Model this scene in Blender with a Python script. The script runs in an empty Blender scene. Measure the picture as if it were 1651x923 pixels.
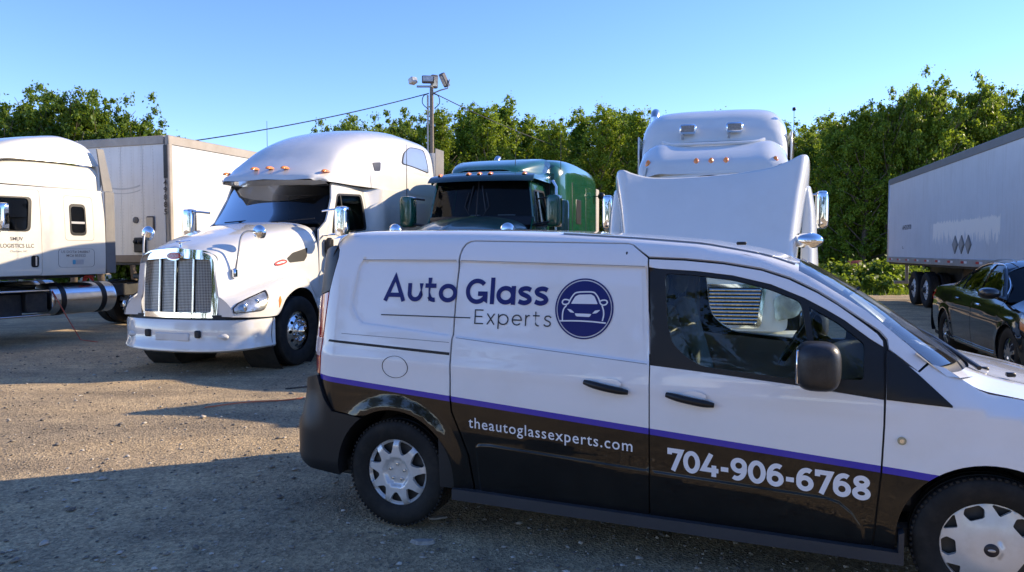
import bpy, math, random
import numpy as np
from mathutils import Vector, Matrix
from mathutils.geometry import delaunay_2d_cdt

# ---------------------------------------------------------------- camera, sky, sun, exposure
scene = bpy.context.scene
col = scene.collection
cam_d = bpy.data.cameras.new('camera'); cam = bpy.data.objects.new('camera', cam_d); col.objects.link(cam)
cam.location = (0, 0, 1.652); cam.rotation_euler = (math.pi/2 - 0.0474, 0, 0)
cam_d.sensor_width = 36; cam_d.lens = 25.99; cam_d.clip_start = 0.05; cam_d.clip_end = 3000
scene.camera = cam
SUN_EL = math.radians(25.8); SUN_DIR = Vector((0.968*math.cos(SUN_EL), 0.25*math.cos(SUN_EL), math.sin(SUN_EL))).normalized()
world = bpy.data.worlds.new('World'); scene.world = world; world.use_nodes = True
wn = world.node_tree.nodes; wl = world.node_tree.links
sky = wn.new('ShaderNodeTexSky'); sky.sky_type = 'NISHITA'; sky.sun_disc = False
sky.sun_elevation = SUN_EL; sky.sun_rotation = math.atan2(SUN_DIR.x, SUN_DIR.y)
sky.air_density = 1.0; sky.dust_density = 0.0; sky.ozone_density = 2.2; sky.altitude = 2200
hs = wn.new('ShaderNodeHueSaturation'); hs.inputs['Saturation'].default_value = 1.15; tint = wn.new('ShaderNodeMix'); tint.data_type = 'RGBA'; tint.blend_type = 'MULTIPLY'; tint.inputs[0].default_value = 1; tint.inputs[7].default_value = (.98, .91, 1.05, 1)
wl.new(sky.outputs['Color'], tint.inputs[6]); wl.new(tint.outputs[2], hs.inputs['Color'])
bgn = wn['Background']; wl.new(hs.outputs['Color'], bgn.inputs['Color']); bgn.inputs['Strength'].default_value = 0.15
sd = bpy.data.lights.new('sun', 'SUN'); sd.energy = 3.8; sd.angle = math.radians(0.55); sd.color = (1.0, 0.82, 0.58)
sun = bpy.data.objects.new('sun', sd); col.objects.link(sun); sun.rotation_euler = SUN_DIR.to_track_quat('Z', 'Y').to_euler()
sun.location = SUN_DIR*60
vs = scene.view_settings; vs.view_transform = 'Standard'; vs.look = 'None'; vs.gamma = 1; vs.use_curve_mapping = False; vs.exposure = 1.15
scene.render.engine = 'CYCLES'
random.seed(4); rng = np.random.default_rng(11)
PI = math.pi

# ---------------------------------------------------------------- materials
def nodes_of(name):
    m = bpy.data.materials.new(name); m.use_nodes = True
    nt = m.node_tree; return m, nt.nodes, nt.links, nt.nodes['Principled BSDF']
def N(ns, t, **kw):
    n = ns.new(t)
    for k, v in kw.items():
        if hasattr(n, k): setattr(n, k, v)
        else: n.inputs[k].default_value = v
    return n
def mixc(ns, ls, fac, a, b, blend='MIX'):
    m = ns.new('ShaderNodeMix'); m.data_type = 'RGBA'; m.blend_type = blend
    for s, v in ((m.inputs[0], fac), (m.inputs[6], a), (m.inputs[7], b)):
        if hasattr(v, 'is_output'): ls.new(v, s)
        else: s.default_value = v if not isinstance(v, tuple) or len(v) == 4 else (*v, 1)
    return m.outputs[2]
def mth(ns, ls, op, *a):
    m = ns.new('ShaderNodeMath'); m.operation = op
    for i, v in enumerate(a):
        if hasattr(v, 'is_output'): ls.new(v, m.inputs[i])
        else: m.inputs[i].default_value = v
    return m.outputs[0]
def ramp(ns, ls, fac, stops):
    r = ns.new('ShaderNodeValToRGB'); ls.new(fac, r.inputs[0]); e = r.color_ramp.elements
    while len(e) < len(stops): e.new(0.5)
    for el, (p, c) in zip(e, stops): el.position = p; el.color = (*c, 1) if len(c) == 3 else c
    return r.outputs[0]
MATS = {}
def pm(name, c, rough=.5, metal=0, coat=0, var=.12, vscale=3, dirt=None, dscale=1.2, damt=.5, bump=0, bscale=60, emit=None, spec=.5, rvar=0):
    """principled paint / plastic / metal with noise variation and grime"""
    if name in MATS: return MATS[name]
    m, ns, ls, p = nodes_of(name)
    tc = N(ns, 'ShaderNodeTexCoord'); ob = tc.outputs['Object']
    nz = N(ns, 'ShaderNodeTexNoise', Scale=vscale, Detail=5.0, Roughness=.6); ls.new(ob, nz.inputs['Vector'])
    lo = tuple(x*(1-var) for x in c); hi = tuple(min(1, x*(1+var)) for x in c)
    colr = ramp(ns, ls, nz.outputs['Fac'], [(.3, lo), (.7, hi)])
    if dirt:
        n2 = N(ns, 'ShaderNodeTexNoise', Scale=dscale, Detail=8.0, Roughness=.7); ls.new(ob, n2.inputs['Vector'])
        f = ramp(ns, ls, n2.outputs['Fac'], [(.45, (0, 0, 0)), (.75, (damt,)*3)])
        colr = mixc(ns, ls, f, colr, dirt)
    ls.new(colr, p.inputs['Base Color'])
    p.inputs['Roughness'].default_value = rough; p.inputs['Metallic'].default_value = metal
    p.inputs['Coat Weight'].default_value = coat; p.inputs['Coat Roughness'].default_value = .04
    p.inputs['Specular IOR Level'].default_value = spec
    if rvar:
        r = N(ns, 'ShaderNodeMapRange'); ls.new(nz.outputs['Fac'], r.inputs[0]); r.inputs[3].default_value = max(.02, rough-rvar); r.inputs[4].default_value = rough+rvar
        ls.new(r.outputs[0], p.inputs['Roughness'])
    if bump:
        n3 = N(ns, 'ShaderNodeTexNoise', Scale=bscale, Detail=3.0); ls.new(ob, n3.inputs['Vector'])
        b = N(ns, 'ShaderNodeBump', Strength=bump, Distance=.01); ls.new(n3.outputs['Fac'], b.inputs['Height']); ls.new(b.outputs[0], p.inputs['Normal'])
    if emit: p.inputs['Emission Color'].default_value = (*emit[0], 1); p.inputs['Emission Strength'].default_value = emit[1]
    MATS[name] = m; return m
def glass(name, tint, ior=1.45, rough=.0, dirt=0.0):
    if name in MATS: return MATS[name]
    m, ns, ls, p = nodes_of(name); out = ns['Material Output']; ns.remove(p)
    t = N(ns, 'ShaderNodeBsdfTransparent', Color=(*tint, 1)); g = N(ns, 'ShaderNodeBsdfGlossy', Roughness=rough)
    fr = N(ns, 'ShaderNodeFresnel', IOR=ior); mx = ns.new('ShaderNodeMixShader')
    ls.new(fr.outputs[0], mx.inputs[0]); ls.new(t.outputs[0], mx.inputs[1]); ls.new(g.outputs[0], mx.inputs[2])
    res = mx.outputs[0]
    if dirt:
        d = N(ns, 'ShaderNodeBsdfDiffuse', Color=(.5, .47, .42, 1)); tc = N(ns, 'ShaderNodeTexCoord'); nz = N(ns, 'ShaderNodeTexNoise', Scale=2.5, Detail=8.0, Roughness=.7)
        ls.new(tc.outputs['Object'], nz.inputs['Vector']); f = ramp(ns, ls, nz.outputs['Fac'], [(.35, (dirt*.3,)*3), (.75, (dirt,)*3)])
        m2 = ns.new('ShaderNodeMixShader'); ls.new(f, m2.inputs[0]); ls.new(res, m2.inputs[1]); ls.new(d.outputs[0], m2.inputs[2]); res = m2.outputs[0]
    ls.new(res, out.inputs['Surface']); MATS[name] = m; return m

# ---------------------------------------------------------------- mesh helpers
def tag(o, label=None, cat=None, group=None, kind=None):
    if label: o['label'] = label
    if cat: o['category'] = cat
    if group: o['group'] = group
    if kind: o['kind'] = kind
    return o
def empty(name, loc, rz=0, label=None, cat=None, group=None):
    o = bpy.data.objects.new(name, None); col.objects.link(o); o.location = loc; o.rotation_euler = (0, 0, rz); o.empty_display_size = .3
    return tag(o, label, cat, group)
def mk(name, V, F, mat, parent=None, smooth=True, sharp=38, loopn=None):
    me = bpy.data.meshes.new(name); me.from_pydata([tuple(v) for v in V], [], [tuple(f) for f in F])
    me.materials.append(mat)
    me.polygons.foreach_set('use_smooth', [bool(smooth)]*len(me.polygons))
    if loopn is not None: me.normals_split_custom_set(loopn)
    elif smooth and sharp: me.set_sharp_from_angle(angle=math.radians(sharp))
    me.update()
    o = bpy.data.objects.new(name, me); col.objects.link(o); o.parent = parent
    return o
def copy_tree(o, parent=None):
    c = o.copy(); col.objects.link(c); c.parent = parent
    for ch in o.children: copy_tree(ch, c)
    return c
class MB:
    def __init__(s): s.V = []; s.F = []
    def add(s, V, F):
        n = len(s.V); s.V += [tuple(v) for v in V]; s.F += [tuple(i+n for i in f) for f in F]; return s
    def box(s, x0, x1, y0, y1, z0, z1, b=.01, M=None):
        b = min(b, .45*min(x1-x0, y1-y0, z1-z0)); c = Vector(((x0+x1)/2, (y0+y1)/2, (z0+z1)/2)); h = ((x1-x0)/2, (y1-y0)/2, (z1-z0)/2)
        V = []; idx = {}
        for sx in (-1, 1):
            for sy in (-1, 1):
                for sz in (-1, 1):
                    for k in range(3):
                        q = [sx*(h[0]-b), sy*(h[1]-b), sz*(h[2]-b)]; q[k] = (sx, sy, sz)[k]*h[k]
                        idx[(sx, sy, sz, k)] = len(V); V.append(Vector(q))
        F = []
        S = [(1, 1), (-1, 1), (-1, -1), (1, -1)]
        def key(k, s0, a, sa, bb, sb):
            q = [0, 0, 0]; q[k] = s0; q[a] = sa; q[bb] = sb; return tuple(q)
        for k in range(3):
            a, bb = (k+1) % 3, (k+2) % 3
            for s0 in (-1, 1): F.append([idx[key(k, s0, a, p, bb, q)+(k,)] for p, q in S])
        for k in range(3):
            a, bb = (k+1) % 3, (k+2) % 3
            for p, q in S:
                u, v = key(k, -1, a, p, bb, q), key(k, 1, a, p, bb, q)
                F.append([idx[u+(a,)], idx[v+(a,)], idx[v+(bb,)], idx[u+(bb,)]])
        for sx in (-1, 1):
            for sy in (-1, 1):
                for sz in (-1, 1): F.append([idx[(sx, sy, sz, k)] for k in range(3)])
        G = []
        for f in F:
            n = (V[f[1]]-V[f[0]]).cross(V[f[2]]-V[f[0]]); m = sum((V[i] for i in f), Vector())/len(f)
            G.append(f if n.dot(m) > 0 else f[::-1])
        V = [v+c for v in V]
        if M is not None: V = [M @ v for v in V]
        return s.add(V, G)
    def tube(s, pts, r, n=8, caps=True):
        P = [Vector(p) for p in pts]; R = r if isinstance(r, (list, tuple)) else [r]*len(P)
        V = []; F = []; up = None
        for i, p in enumerate(P):
            t = (P[min(i+1, len(P)-1)]-P[max(i-1, 0)]).normalized()
            if up is None: up = Vector((0, 0, 1)) if abs(t.z) < .9 else Vector((1, 0, 0))
            a = t.cross(up).normalized(); b = a.cross(t).normalized(); up = b
            for k in range(n):
                th = 2*PI*k/n; V.append(p+a*(R[i]*math.cos(th))+b*(R[i]*math.sin(th)))
        for i in range(len(P)-1):
            for k in range(n): F.append((i*n+k, i*n+(k+1) % n, (i+1)*n+(k+1) % n, (i+1)*n+k))
        if caps: F.append(tuple(range(n-1, -1, -1))); F.append(tuple(range((len(P)-1)*n, len(P)*n)))
        return s.add(V, F)
    def lathe(s, prof, n=32, o=(0, 0, 0), ax='Y', sgn=1, closed=False):
        """profile of (radius, offset along axis)"""
        V = []; F = []
        for r, h in prof:
            for k in range(n):
                c, d = r*math.cos(2*PI*k/n), r*math.sin(2*PI*k/n)
                q = {'Y': (c, h*sgn, d), 'X': (h*sgn, c, d), 'Z': (c, d, h*sgn)}[ax]; V.append((q[0]+o[0], q[1]+o[1], q[2]+o[2]))
        m = len(prof)
        for i in range(m if closed else m-1):
            for k in range(n): F.append((i*n+k, i*n+(k+1) % n, ((i+1) % m)*n+(k+1) % n, ((i+1) % m)*n+k))
        return s.add(V, F)
    def sphere(s, c, r, n=12, m=8):
        r = r if isinstance(r, tuple) else (r, r, r)
        V = [(c[0]+r[0]*math.sin(PI*i/m)*math.cos(2*PI*k/n), c[1]+r[1]*math.sin(PI*i/m)*math.sin(2*PI*k/n), c[2]+r[2]*math.cos(PI*i/m)) for i in range(m+1) for k in range(n)]
        return s.add(V, [(i*n+k, i*n+(k+1) % n, (i+1)*n+(k+1) % n, (i+1)*n+k) for i in range(m) for k in range(n)])
    def prism(s, poly, fn0, fn1):
        """polygon (2-D) between two mappings to 3-D"""
        n = len(poly); s.add([fn0(*p) for p in poly]+[fn1(*p) for p in poly], [tuple(range(n)), tuple(range(2*n-1, n-1, -1))]+[(i, (i+1) % n, n+(i+1) % n, n+i) for i in range(n)]); return s
    def build(s, name, mat, parent=None, smooth=True, sharp=38): return mk(name, s.V, s.F, mat, parent, smooth, sharp)
def crom(P, n, closed=False):
    """Catmull-Rom through P (k x d), n points per span"""
    P = np.asarray(P, float); k = len(P); out = []
    t = np.linspace(0, 1, n, endpoint=False)[:, None]
    for i in range(k if closed else k-1):
        p1, p2 = P[i], P[(i+1) % k]
        p0 = P[i-1] if (i > 0 or closed) else 2*p1-p2
        p3 = P[(i+2) % k] if (i+2 < k or closed) else 2*p2-p1
        out.append(.5*((2*p1)+(-p0+p2)*t+(2*p0-5*p1+4*p2-p3)*t**2+(-p0+3*p1-3*p2+p3)*t**3))
    if not closed: out.append(P[-1:])
    return np.concatenate(out)
def loftgrid(G, nu, nv):
    G = np.asarray(G, float)
    A = np.stack([crom(G[:, j], nu) for j in range(G.shape[1])], 1)
    return np.stack([crom(A[i], nv) for i in range(A.shape[0])], 0)
def gridmesh(A):
    m, n = A.shape[:2]; V = A.reshape(-1, 3)
    F = [(i*n+j, (i+1)*n+j, (i+1)*n+j+1, i*n+j+1) for i in range(m-1) for j in range(n-1)]
    return V, F
def loft(name, G, mat, parent, nu=5, nv=5, mirror=False, sharp=50, thick=0):
    """smooth surface through control rows; mirror adds the y -> -y half welded on y = 0"""
    A = loftgrid(G, nu, nv)
    if mirror:
        B = A[:, ::-1].copy(); B[:, :, 1] *= -1
        A = np.concatenate([B[:, :-1], A], 1) if abs(A[:, 0, 1]).max() < 1e-6 else np.concatenate([A, B], 1)
    V, F = gridmesh(A); o = mk(name, V, F, mat, parent, True, sharp)
    if thick:
        md = o.modifiers.new('shell', 'SOLIDIFY'); md.thickness = thick; md.offset = 0
    return o, A
def pin(P, poly):
    P = np.asarray(P, float); x, y = P[:, 0], P[:, 1]; Q = np.asarray(poly, float); c = np.zeros(len(P), bool)
    for (x1, y1), (x2, y2) in zip(Q, np.roll(Q, -1, 0)):
        if y1 == y2: continue
        k = ((y1 > y) != (y2 > y)) & (x < (x2-x1)*(y-y1)/(y2-y1)+x1); c ^= k
    return c
def pdist(P, poly, closed=True):
    P = np.asarray(P, float); Q = np.asarray(poly, float); d = np.full(len(P), 1e9)
    R = np.roll(Q, -1, 0)
    for a, b in (zip(Q, R) if closed else zip(Q[:-1], Q[1:])):
        ab = b-a; L = ab@ab
        if L < 1e-12: continue
        t = np.clip(((P-a)@ab)/L, 0, 1); d = np.minimum(d, np.hypot(*(P-a-t[:, None]*ab).T))
    return d
def rnd(poly, r=.03, n=4):
    """polygon with rounded corners"""
    Q = np.asarray(poly, float); out = []; k = len(Q)
    for i in range(k):
        p, a, b = Q[i], Q[i-1], Q[(i+1) % k]; la, lb = np.linalg.norm(a-p), np.linalg.norm(b-p); rr = min(r, .48*la, .48*lb)
        u, v = p+(a-p)/la*rr, p+(b-p)/lb*rr
        for t in np.linspace(0, 1, n+1): out.append((1-t)**2*u+2*t*(1-t)*p+t*t*v)
    return np.array(out)
def resamp(poly, step):
    Q = np.asarray(poly, float); out = []
    for a, b in zip(Q, np.roll(Q, -1, 0)):
        L = np.linalg.norm(b-a)
        if L < 1e-7: continue
        m = max(1, int(math.ceil(L/step)))
        out += [a+(b-a)*t/m for t in range(m)]
    return np.array(out)
def cdt(outer, holes=(), step=.05, extra=()):
    loops = [resamp(outer, step)]+[resamp(h, step) for h in holes]
    V = []; E = []
    for L in loops:
        n0 = len(V); V += list(L); E += [(n0+i, n0+(i+1) % len(L)) for i in range(len(L))]
    for L in extra:   # open constraint lines
        L = np.asarray(L, float); L = L[pin(L, loops[0])]
        if len(L) > 1: n0 = len(V); V += list(L); E += [(n0+i, n0+i+1) for i in range(len(L)-1)]
    lo, hi = loops[0].min(0), loops[0].max(0)
    xs = np.arange(lo[0]+step*.5, hi[0], step); ys = np.arange(lo[1]+step*.5, hi[1], step*.9)
    if len(xs) and len(ys):
        g = np.array([(x+(step*.5 if j % 2 else 0), y) for j, y in enumerate(ys) for x in xs])
        k = pin(g, loops[0])
        for h in loops[1:]: k &= ~pin(g, h)
        g = g[k]
        if len(g):
            d = np.min([pdist(g, L) for L in loops], 0)
            for L in extra: d = np.minimum(d, pdist(g, L, False)*1.5)
            V += list(g[d > step*.45])
    r = delaunay_2d_cdt([Vector((float(v[0]), float(v[1]))) for v in V], E, [], 0, 1e-6)
    P = np.array([tuple(v) for v in r[0]]); T = np.array([f for f in r[2] if len(f) == 3])
    c = P[T].mean(1); k = pin(c, loops[0])
    for h in loops[1:]: k &= ~pin(c, h)
    T = T[k]; a = P[T]; area = (a[:, 1, 0]-a[:, 0, 0])*(a[:, 2, 1]-a[:, 0, 1])-(a[:, 1, 1]-a[:, 0, 1])*(a[:, 2, 0]-a[:, 0, 0])
    T = T[np.abs(area) > 1e-10]; area = area[np.abs(area) > 1e-10]
    T[area < 0] = T[area < 0][:, ::-1]
    return P, T
def panel(name, outer, holes, fn, mat, parent, step=.05, depth=.012, off=0., flip=False, extra=(), toward=None, rim=True):
    """sheet cut to a 2-D outline, laid on the surface fn(u, v) -> xyz, with real edge thickness"""
    P, T = cdt(outer, holes, step, extra); e = 1.5e-3
    u, v = P[:, 0], P[:, 1]; Q = fn(u, v)
    n = np.cross(fn(u+e, v)-fn(u-e, v), fn(u, v+e)-fn(u, v-e)); n /= np.linalg.norm(n, axis=1)[:, None]+1e-12
    if toward is not None: flip = ((n@np.asarray(toward, float)).sum() < 0)
    if flip: n = -n; T = T[:, ::-1]
    Q = Q+n*off
    V = list(Q); F = [tuple(t) for t in T]; LN = [n[i] for t in T for i in t]
    if rim and depth:
        ed = {}
        for t in T:
            for a, b in ((t[0], t[1]), (t[1], t[2]), (t[2], t[0])): ed[(a, b)] = 1
        bd = [(a, b) for (a, b) in ed if (b, a) not in ed]
        ids = {}
        for a, b in bd:
            for i in (a, b):
                if i not in ids: ids[i] = len(V); V.append(Q[i]); V.append(Q[i]-n[i]*depth)
        for a, b in bd:
            f = (ids[b], ids[a], ids[a]+1, ids[b]+1); F.append(f)
            fn_ = np.cross(V[f[1]]-V[f[0]], V[f[2]]-V[f[0]]); fn_ /= np.linalg.norm(fn_)+1e-12; LN += [fn_]*4
    return mk(name, V, F, mat, parent, True, None, [tuple(x) for x in LN])
def smooth_table(X, Y, win, n=1200):
    X = np.asarray(X, float); g = np.linspace(X[0], X[-1], n); y = np.interp(g, X, Y); k = max(3, int(win/(g[1]-g[0]))) | 1
    for _ in range(2):
        yp = np.pad(y, k//2, mode='reflect', reflect_type='odd')
        y = np.convolve(yp, np.ones(k)/k, mode='valid')
    return lambda x: np.interp(x, g, y)
def inset(poly, d):
    """polygon moved inwards by d along mitred edge normals"""
    Q = np.asarray(poly, float); A = (Q[:, 0]*np.roll(Q[:, 1], -1)-np.roll(Q[:, 0], -1)*Q[:, 1]).sum(); sg = 1 if A > 0 else -1; out = []
    for i in range(len(Q)):
        a = Q[i]-Q[i-1]; b = Q[(i+1) % len(Q)]-Q[i]; a /= np.hypot(*a); b /= np.hypot(*b); n1 = np.array((-a[1], a[0]))*sg; n2 = np.array((-b[1], b[0]))*sg; m = n1+n2; m /= np.hypot(*m); out.append(Q[i]+m*d/max(.4, m@n1))
    return np.array(out)
def sstep(a, b, x):
    t = np.clip((x-a)/(b-a), 0, 1); return t*t*(3-2*t)
def heading(a):
    """parked facing the camera: yaw of a vehicle whose nose points along (-sin a, -cos a)"""
    a = math.radians(a); return math.atan2(-math.cos(a), -math.sin(a))

# ---------------------------------------------------------------- lettering: strokes for the big sans faces, the built-in font for the small print
def arc(cx, cy, rx, ry, a0, a1, n=18): return [(cx+rx*math.cos(math.radians(a)), cy+ry*math.sin(math.radians(a))) for a in np.linspace(a0, a1, n)]
def glyph(ch, t):
    """centre lines of a geometric sans, cap height 1, stroke t -> (strokes, advance)"""
    e = t/2; h = .74; w = .80
    if ch == 'A': return [[(e*.9, 0), (.5, 1-e*.2), (1-e*.9, 0)], [(.2, .25), (.8, .25)]], 1.0
    if ch == 'u': return [[(e, h), (e, .33)]+arc(.345, .345, .345-e, .345-e, 180, 360)[1:]+[(.69-e, .33), (.69-e, h)]], .69
    if ch == 't': return [[(.2, .97), (.2, .2+e*.2)]+arc(.2+.2, .24, .2, .24-e, 180, 285)[1:]], .52
    if ch == 'T': return [[(0, h-e), (.48, h-e)]], .52
    if ch == 'o': return [arc(w/2, h/2, w/2-e, h/2-e, 0, 360, 36)], w
    if ch == 'a': return [arc(w/2, h/2, w/2-e, h/2-e, 0, 360, 36), [(w-e+.02, 0), (w-e+.02, h)]], w+.03
    if ch == 'l': return [[(e, 0), (e, 1.06)]], t
    if ch == 'G': return [arc(.5, .5, .5-e, .5-e+.01, 42, 318, 32)+[(.93-e*.6, .18), (.93-e*.6, .47)], [(.55, .47-e+.03), (.93-e*.6+e, .47-e+.03)]], 1.0
    if ch == 's': return [crom([(.54, .595), (.43, h-e-.005), (.30, h-e+.004), (.16, h-e-.04), (.105, .535), (.16, .45), (.31, .385), (.45, .315), (.505, .21), (.44, e+.04), (.29, e-.004), (.15, e+.02), (.05, .15)], 4).tolist()], .60
    if ch == 'E': return [[(.66, 1-e), (e, 1-e), (e, e), (.68, e)], [(e, .52), (.6, .52)]], .70
    if ch == 'x': return [[(.03, h), (.57, 0)], [(.57, h), (.03, 0)]], .60
    if ch == 'p': return [[(e, h), (e, -.27)], arc(w/2, h/2, w/2-e, h/2-e, 0, 360, 36)], w
    if ch == 'e': return [[(e, h/2), (.74-e, h/2)]+arc(.37, h/2, .37-e, h/2-e, 0, 318, 30)[1:]], .74
    if ch == 'r': return [[(e, h), (e, 0)], arc(.30, .42, .30-e, h-.42-e, 180, 85, 8)], .32
    if ch == '7': return [[(e, .72), (e, 1-e), (.70-e*.3, 1-e), (.27, 0)]], .72
    if ch == '0': return [arc(.40, .5, .40-e, .5-e, 0, 360, 36)], .80
    if ch == '4': return [[(.48, 1-.01), (.10, .28), (.84, .28)], [(.62, 0), (.62, .50)]], .84
    if ch == '-': return [[(.04, .40), (.40, .40)]], .44
    if ch == '6': return [arc(.375, .335, .375-e, .335-e, 0, 360, 30), [(e+.004, .36)]+arc(.46, .46, .46-e, .54-e, 175, 62, 16)], .75
    if ch == '9': return [[(.75-x, 1-y) for x, y in s] for s in glyph('6', t)[0]], .75
    if ch == '8': return [arc(.38, .275, .38-e, .275-e*.9, 0, 360, 30), arc(.38, .745, .335-e, .255-e*.9, 0, 360, 28)], .76
    return [], .35
def strokes_mesh(strokes, t, MBo, fn, lift0=.0032):
    """ribbons of width t along 2-D strokes mapped by fn(u, v, lift); every stroke a hair above the last so that none are coplanar"""
    for si, s in enumerate(strokes):
        P = np.asarray(s, float)
        closed = np.hypot(*(P[0]-P[-1])) < 1e-6
        if closed: P = P[:-1]
        k = len(P)
        # densify long runs
        D = np.roll(P, -1, 0)-P
        L = []; R = []
        for i in range(k):
            a = P[i-1] if (i or closed) else None; b = P[(i+1) % k] if (i < k-1 or closed) else None
            d1 = (P[i]-a) if a is not None else (b-P[i]); d2 = (b-P[i]) if b is not None else d1
            d1 = d1/np.hypot(*d1); d2 = d2/np.hypot(*d2); n1 = np.array((-d1[1], d1[0])); n2 = np.array((-d2[1], d2[0])); m = n1+n2; m /= np.hypot(*m)+1e-9
            s_ = min(1/max(.35, m@n1), 2.2); L.append(P[i]+m*t/2*s_); R.append(P[i]-m*t/2*s_)
        lift = lift0+si*.00018
        V = [fn(p[0], p[1], lift) for p in L]+[fn(p[0], p[1], lift) for p in R]
        F = [(i, (i+1) % k, k+(i+1) % k, k+i) for i in range(k if closed else k-1)]
        MBo.add(V, F)
def text_strokes(name, txt, size, t, u0, v0, fn, mat, parent, track=.09, lift=.0032, sx=1.0):
    """a word of stroke letters, each letter a piece of its own"""
    root = empty(name, (0, 0, 0)); root.parent = parent; x = 0
    for ch in txt:
        if ch == ' ': x += .36; continue
        S, adv = glyph(ch, t)
        if ch == 't': S = S+glyph('T', t)[0]
        S = [[(u0+(x+p[0])*size*sx, v0+p[1]*size) for p in s] for s in S]
        MBo = MB(); strokes_mesh(S, t*size, MBo, fn, lift); x += adv+track; MBo.build('letter', mat, root, False)
    return root
def font_flat(txt, size, spacing=1.0, bold=0.0):
    """filled outline of the built-in font as flat 2-D verts and faces, width normalised"""
    cu = bpy.data.curves.new('txt', 'FONT'); cu.body = txt; cu.size = size; cu.space_character = spacing; cu.offset = bold*size; cu.resolution_u = 3
    o = bpy.data.objects.new('txt', cu); col.objects.link(o); dg = bpy.context.evaluated_depsgraph_get(); me = bpy.data.meshes.new_from_object(o.evaluated_get(dg))
    V = np.array([v.co[:2] for v in me.vertices]); F = [tuple(p.vertices) for p in me.polygons]
    bpy.data.objects.remove(o); bpy.data.curves.remove(cu); bpy.data.meshes.remove(me); return V, F
def font_text(name, txt, u0, u1, v0, hgt, fn, mat, parent, lift=.0032, bold=0., spacing=1.0, slope=0.):
    """text squeezed to run from u0 to u1 with baseline v0 and height hgt, mapped by fn(u, v, lift)"""
    V, F = font_flat(txt, 1.0, spacing, bold); x0, x1 = V[:, 0].min(), V[:, 0].max(); cap = V[:, 1].max()
    U = u0+(V[:, 0]-x0)/(x1-x0)*(u1-u0); W = v0+V[:, 1]/cap*hgt+(U-u0)*slope
    return mk(name, [fn(a, b, lift) for a, b in zip(U, W)], F, mat, parent, False)

# ---------------------------------------------------------------- shared materials
WHITE = pm('white_paint', (.80, .79, .77), .22, coat=1, var=.02, dirt=(.5, .45, .36), dscale=1.6, damt=.22)
CHROME = pm('chrome', (.86, .87, .88), .05, metal=1, var=.03)
ALU = pm('polished_aluminium', (.66, .67, .68), .2, metal=1, var=.08, vscale=6, rvar=.08)
STEEL = pm('dull_steel', (.34, .34, .34), .45, metal=.8, var=.15, vscale=8)
RUBBER = pm('tyre_rubber', (.013, .013, .013), .7, spec=.25, var=.25, vscale=9, dirt=(.10, .085, .065), dscale=7, damt=.25)
BLACKP = pm('black_plastic', (.013, .013, .014), .4, spec=.35, var=.15, bump=.08, bscale=240)
FRAME = pm('black_chassis_paint', (.014, .014, .014), .55, var=.3, dirt=(.1, .085, .065), dscale=4, damt=.5)
DARKIN = pm('dark_cabin_trim', (.022, .023, .025), .6, var=.2)
AMBER = pm('amber_lens', (.85, .25, .02), .12, coat=1, var=.1)
LENS = pm('clear_lamp_lens', (.36, .37, .36), .12, coat=1, metal=.6, var=.45, vscale=11)
GLASS = glass('window_glass', (.78, .85, .82), 1.45)
GLASSD = glass('dark_window_glass', (.10, .12, .13), 1.5)
WSCREEN = glass('windscreen_glass', (.72, .80, .78), 2.0, dirt=.04)

# ---------------------------------------------------------------- the work van
VAN_POS = (-.371, 5.208, 0); VAN_YAW = -.381
_w = smooth_table([0, .15, .2, .35, .6, .8, 1.0, 1.1, 1.3, 1.5, 1.62, 1.70, 1.75, 1.778, 1.792, 1.80], [.85, .87, .88, .897, .912, .9185, .916, .905, .876, .843, .818, .79, .757, .70, .56, .0], .03)
_zr = smooth_table([-1, -.62, -.5, -.3, .3, .62, 1.03, 1.41, 1.77, 2.08, 2.29, 2.38, 2.61, 2.83, 3.05, 3.44, 3.75, 3.9, 4.1], [1.70, 1.765, 1.785, 1.80, 1.80, 1.794, 1.778, 1.752, 1.72, 1.66, 1.582, 1.527, 1.387, 1.236, 1.083, .985, .87, .76, .55], .07)
_zb = smooth_table([-1, 2.6, 3.0, 3.44, 3.75, 4.1], [1.0, 1.0, .94, .84, .72, .45], .1)
_taper = smooth_table([-1, 2.8, 3.3, 3.6, 3.85, 3.98, 4.1], [1, 1, .985, .95, .87, .74, .6], .08)
_ze = smooth_table([-1, -.3, .3, 1.03, 1.77, 2.0, 2.235, 2.36, 2.54, 2.715, 2.807, 2.95], [1.70, 1.744, 1.744, 1.724, 1.67, 1.632, 1.558, 1.484, 1.368, 1.22, 1.136, 1.09], .05)
RECESS = np.array([(-.257, 1.599), (-.283, 1.557), (-.312, 1.367), (-.311, 1.311), (-.269, 1.244), (-.227, 1.209), (.412, 1.154), (1.527, 1.067), (1.527, 1.5695), (.38, 1.598)])
MOULD = np.array([(.534, .545), (.56, .561), (.63, .566), (1.533, .52), (2.38, .484), (2.44, .468), (2.50, .42), (2.552, .343), (2.56, .20), (.56, .20)])
def inset_val(x, z, poly, wd):
    P = np.stack([x, z], 1); d = pdist(P, poly); return sstep(0, wd, np.where(pin(P, poly), d, 0))
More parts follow.
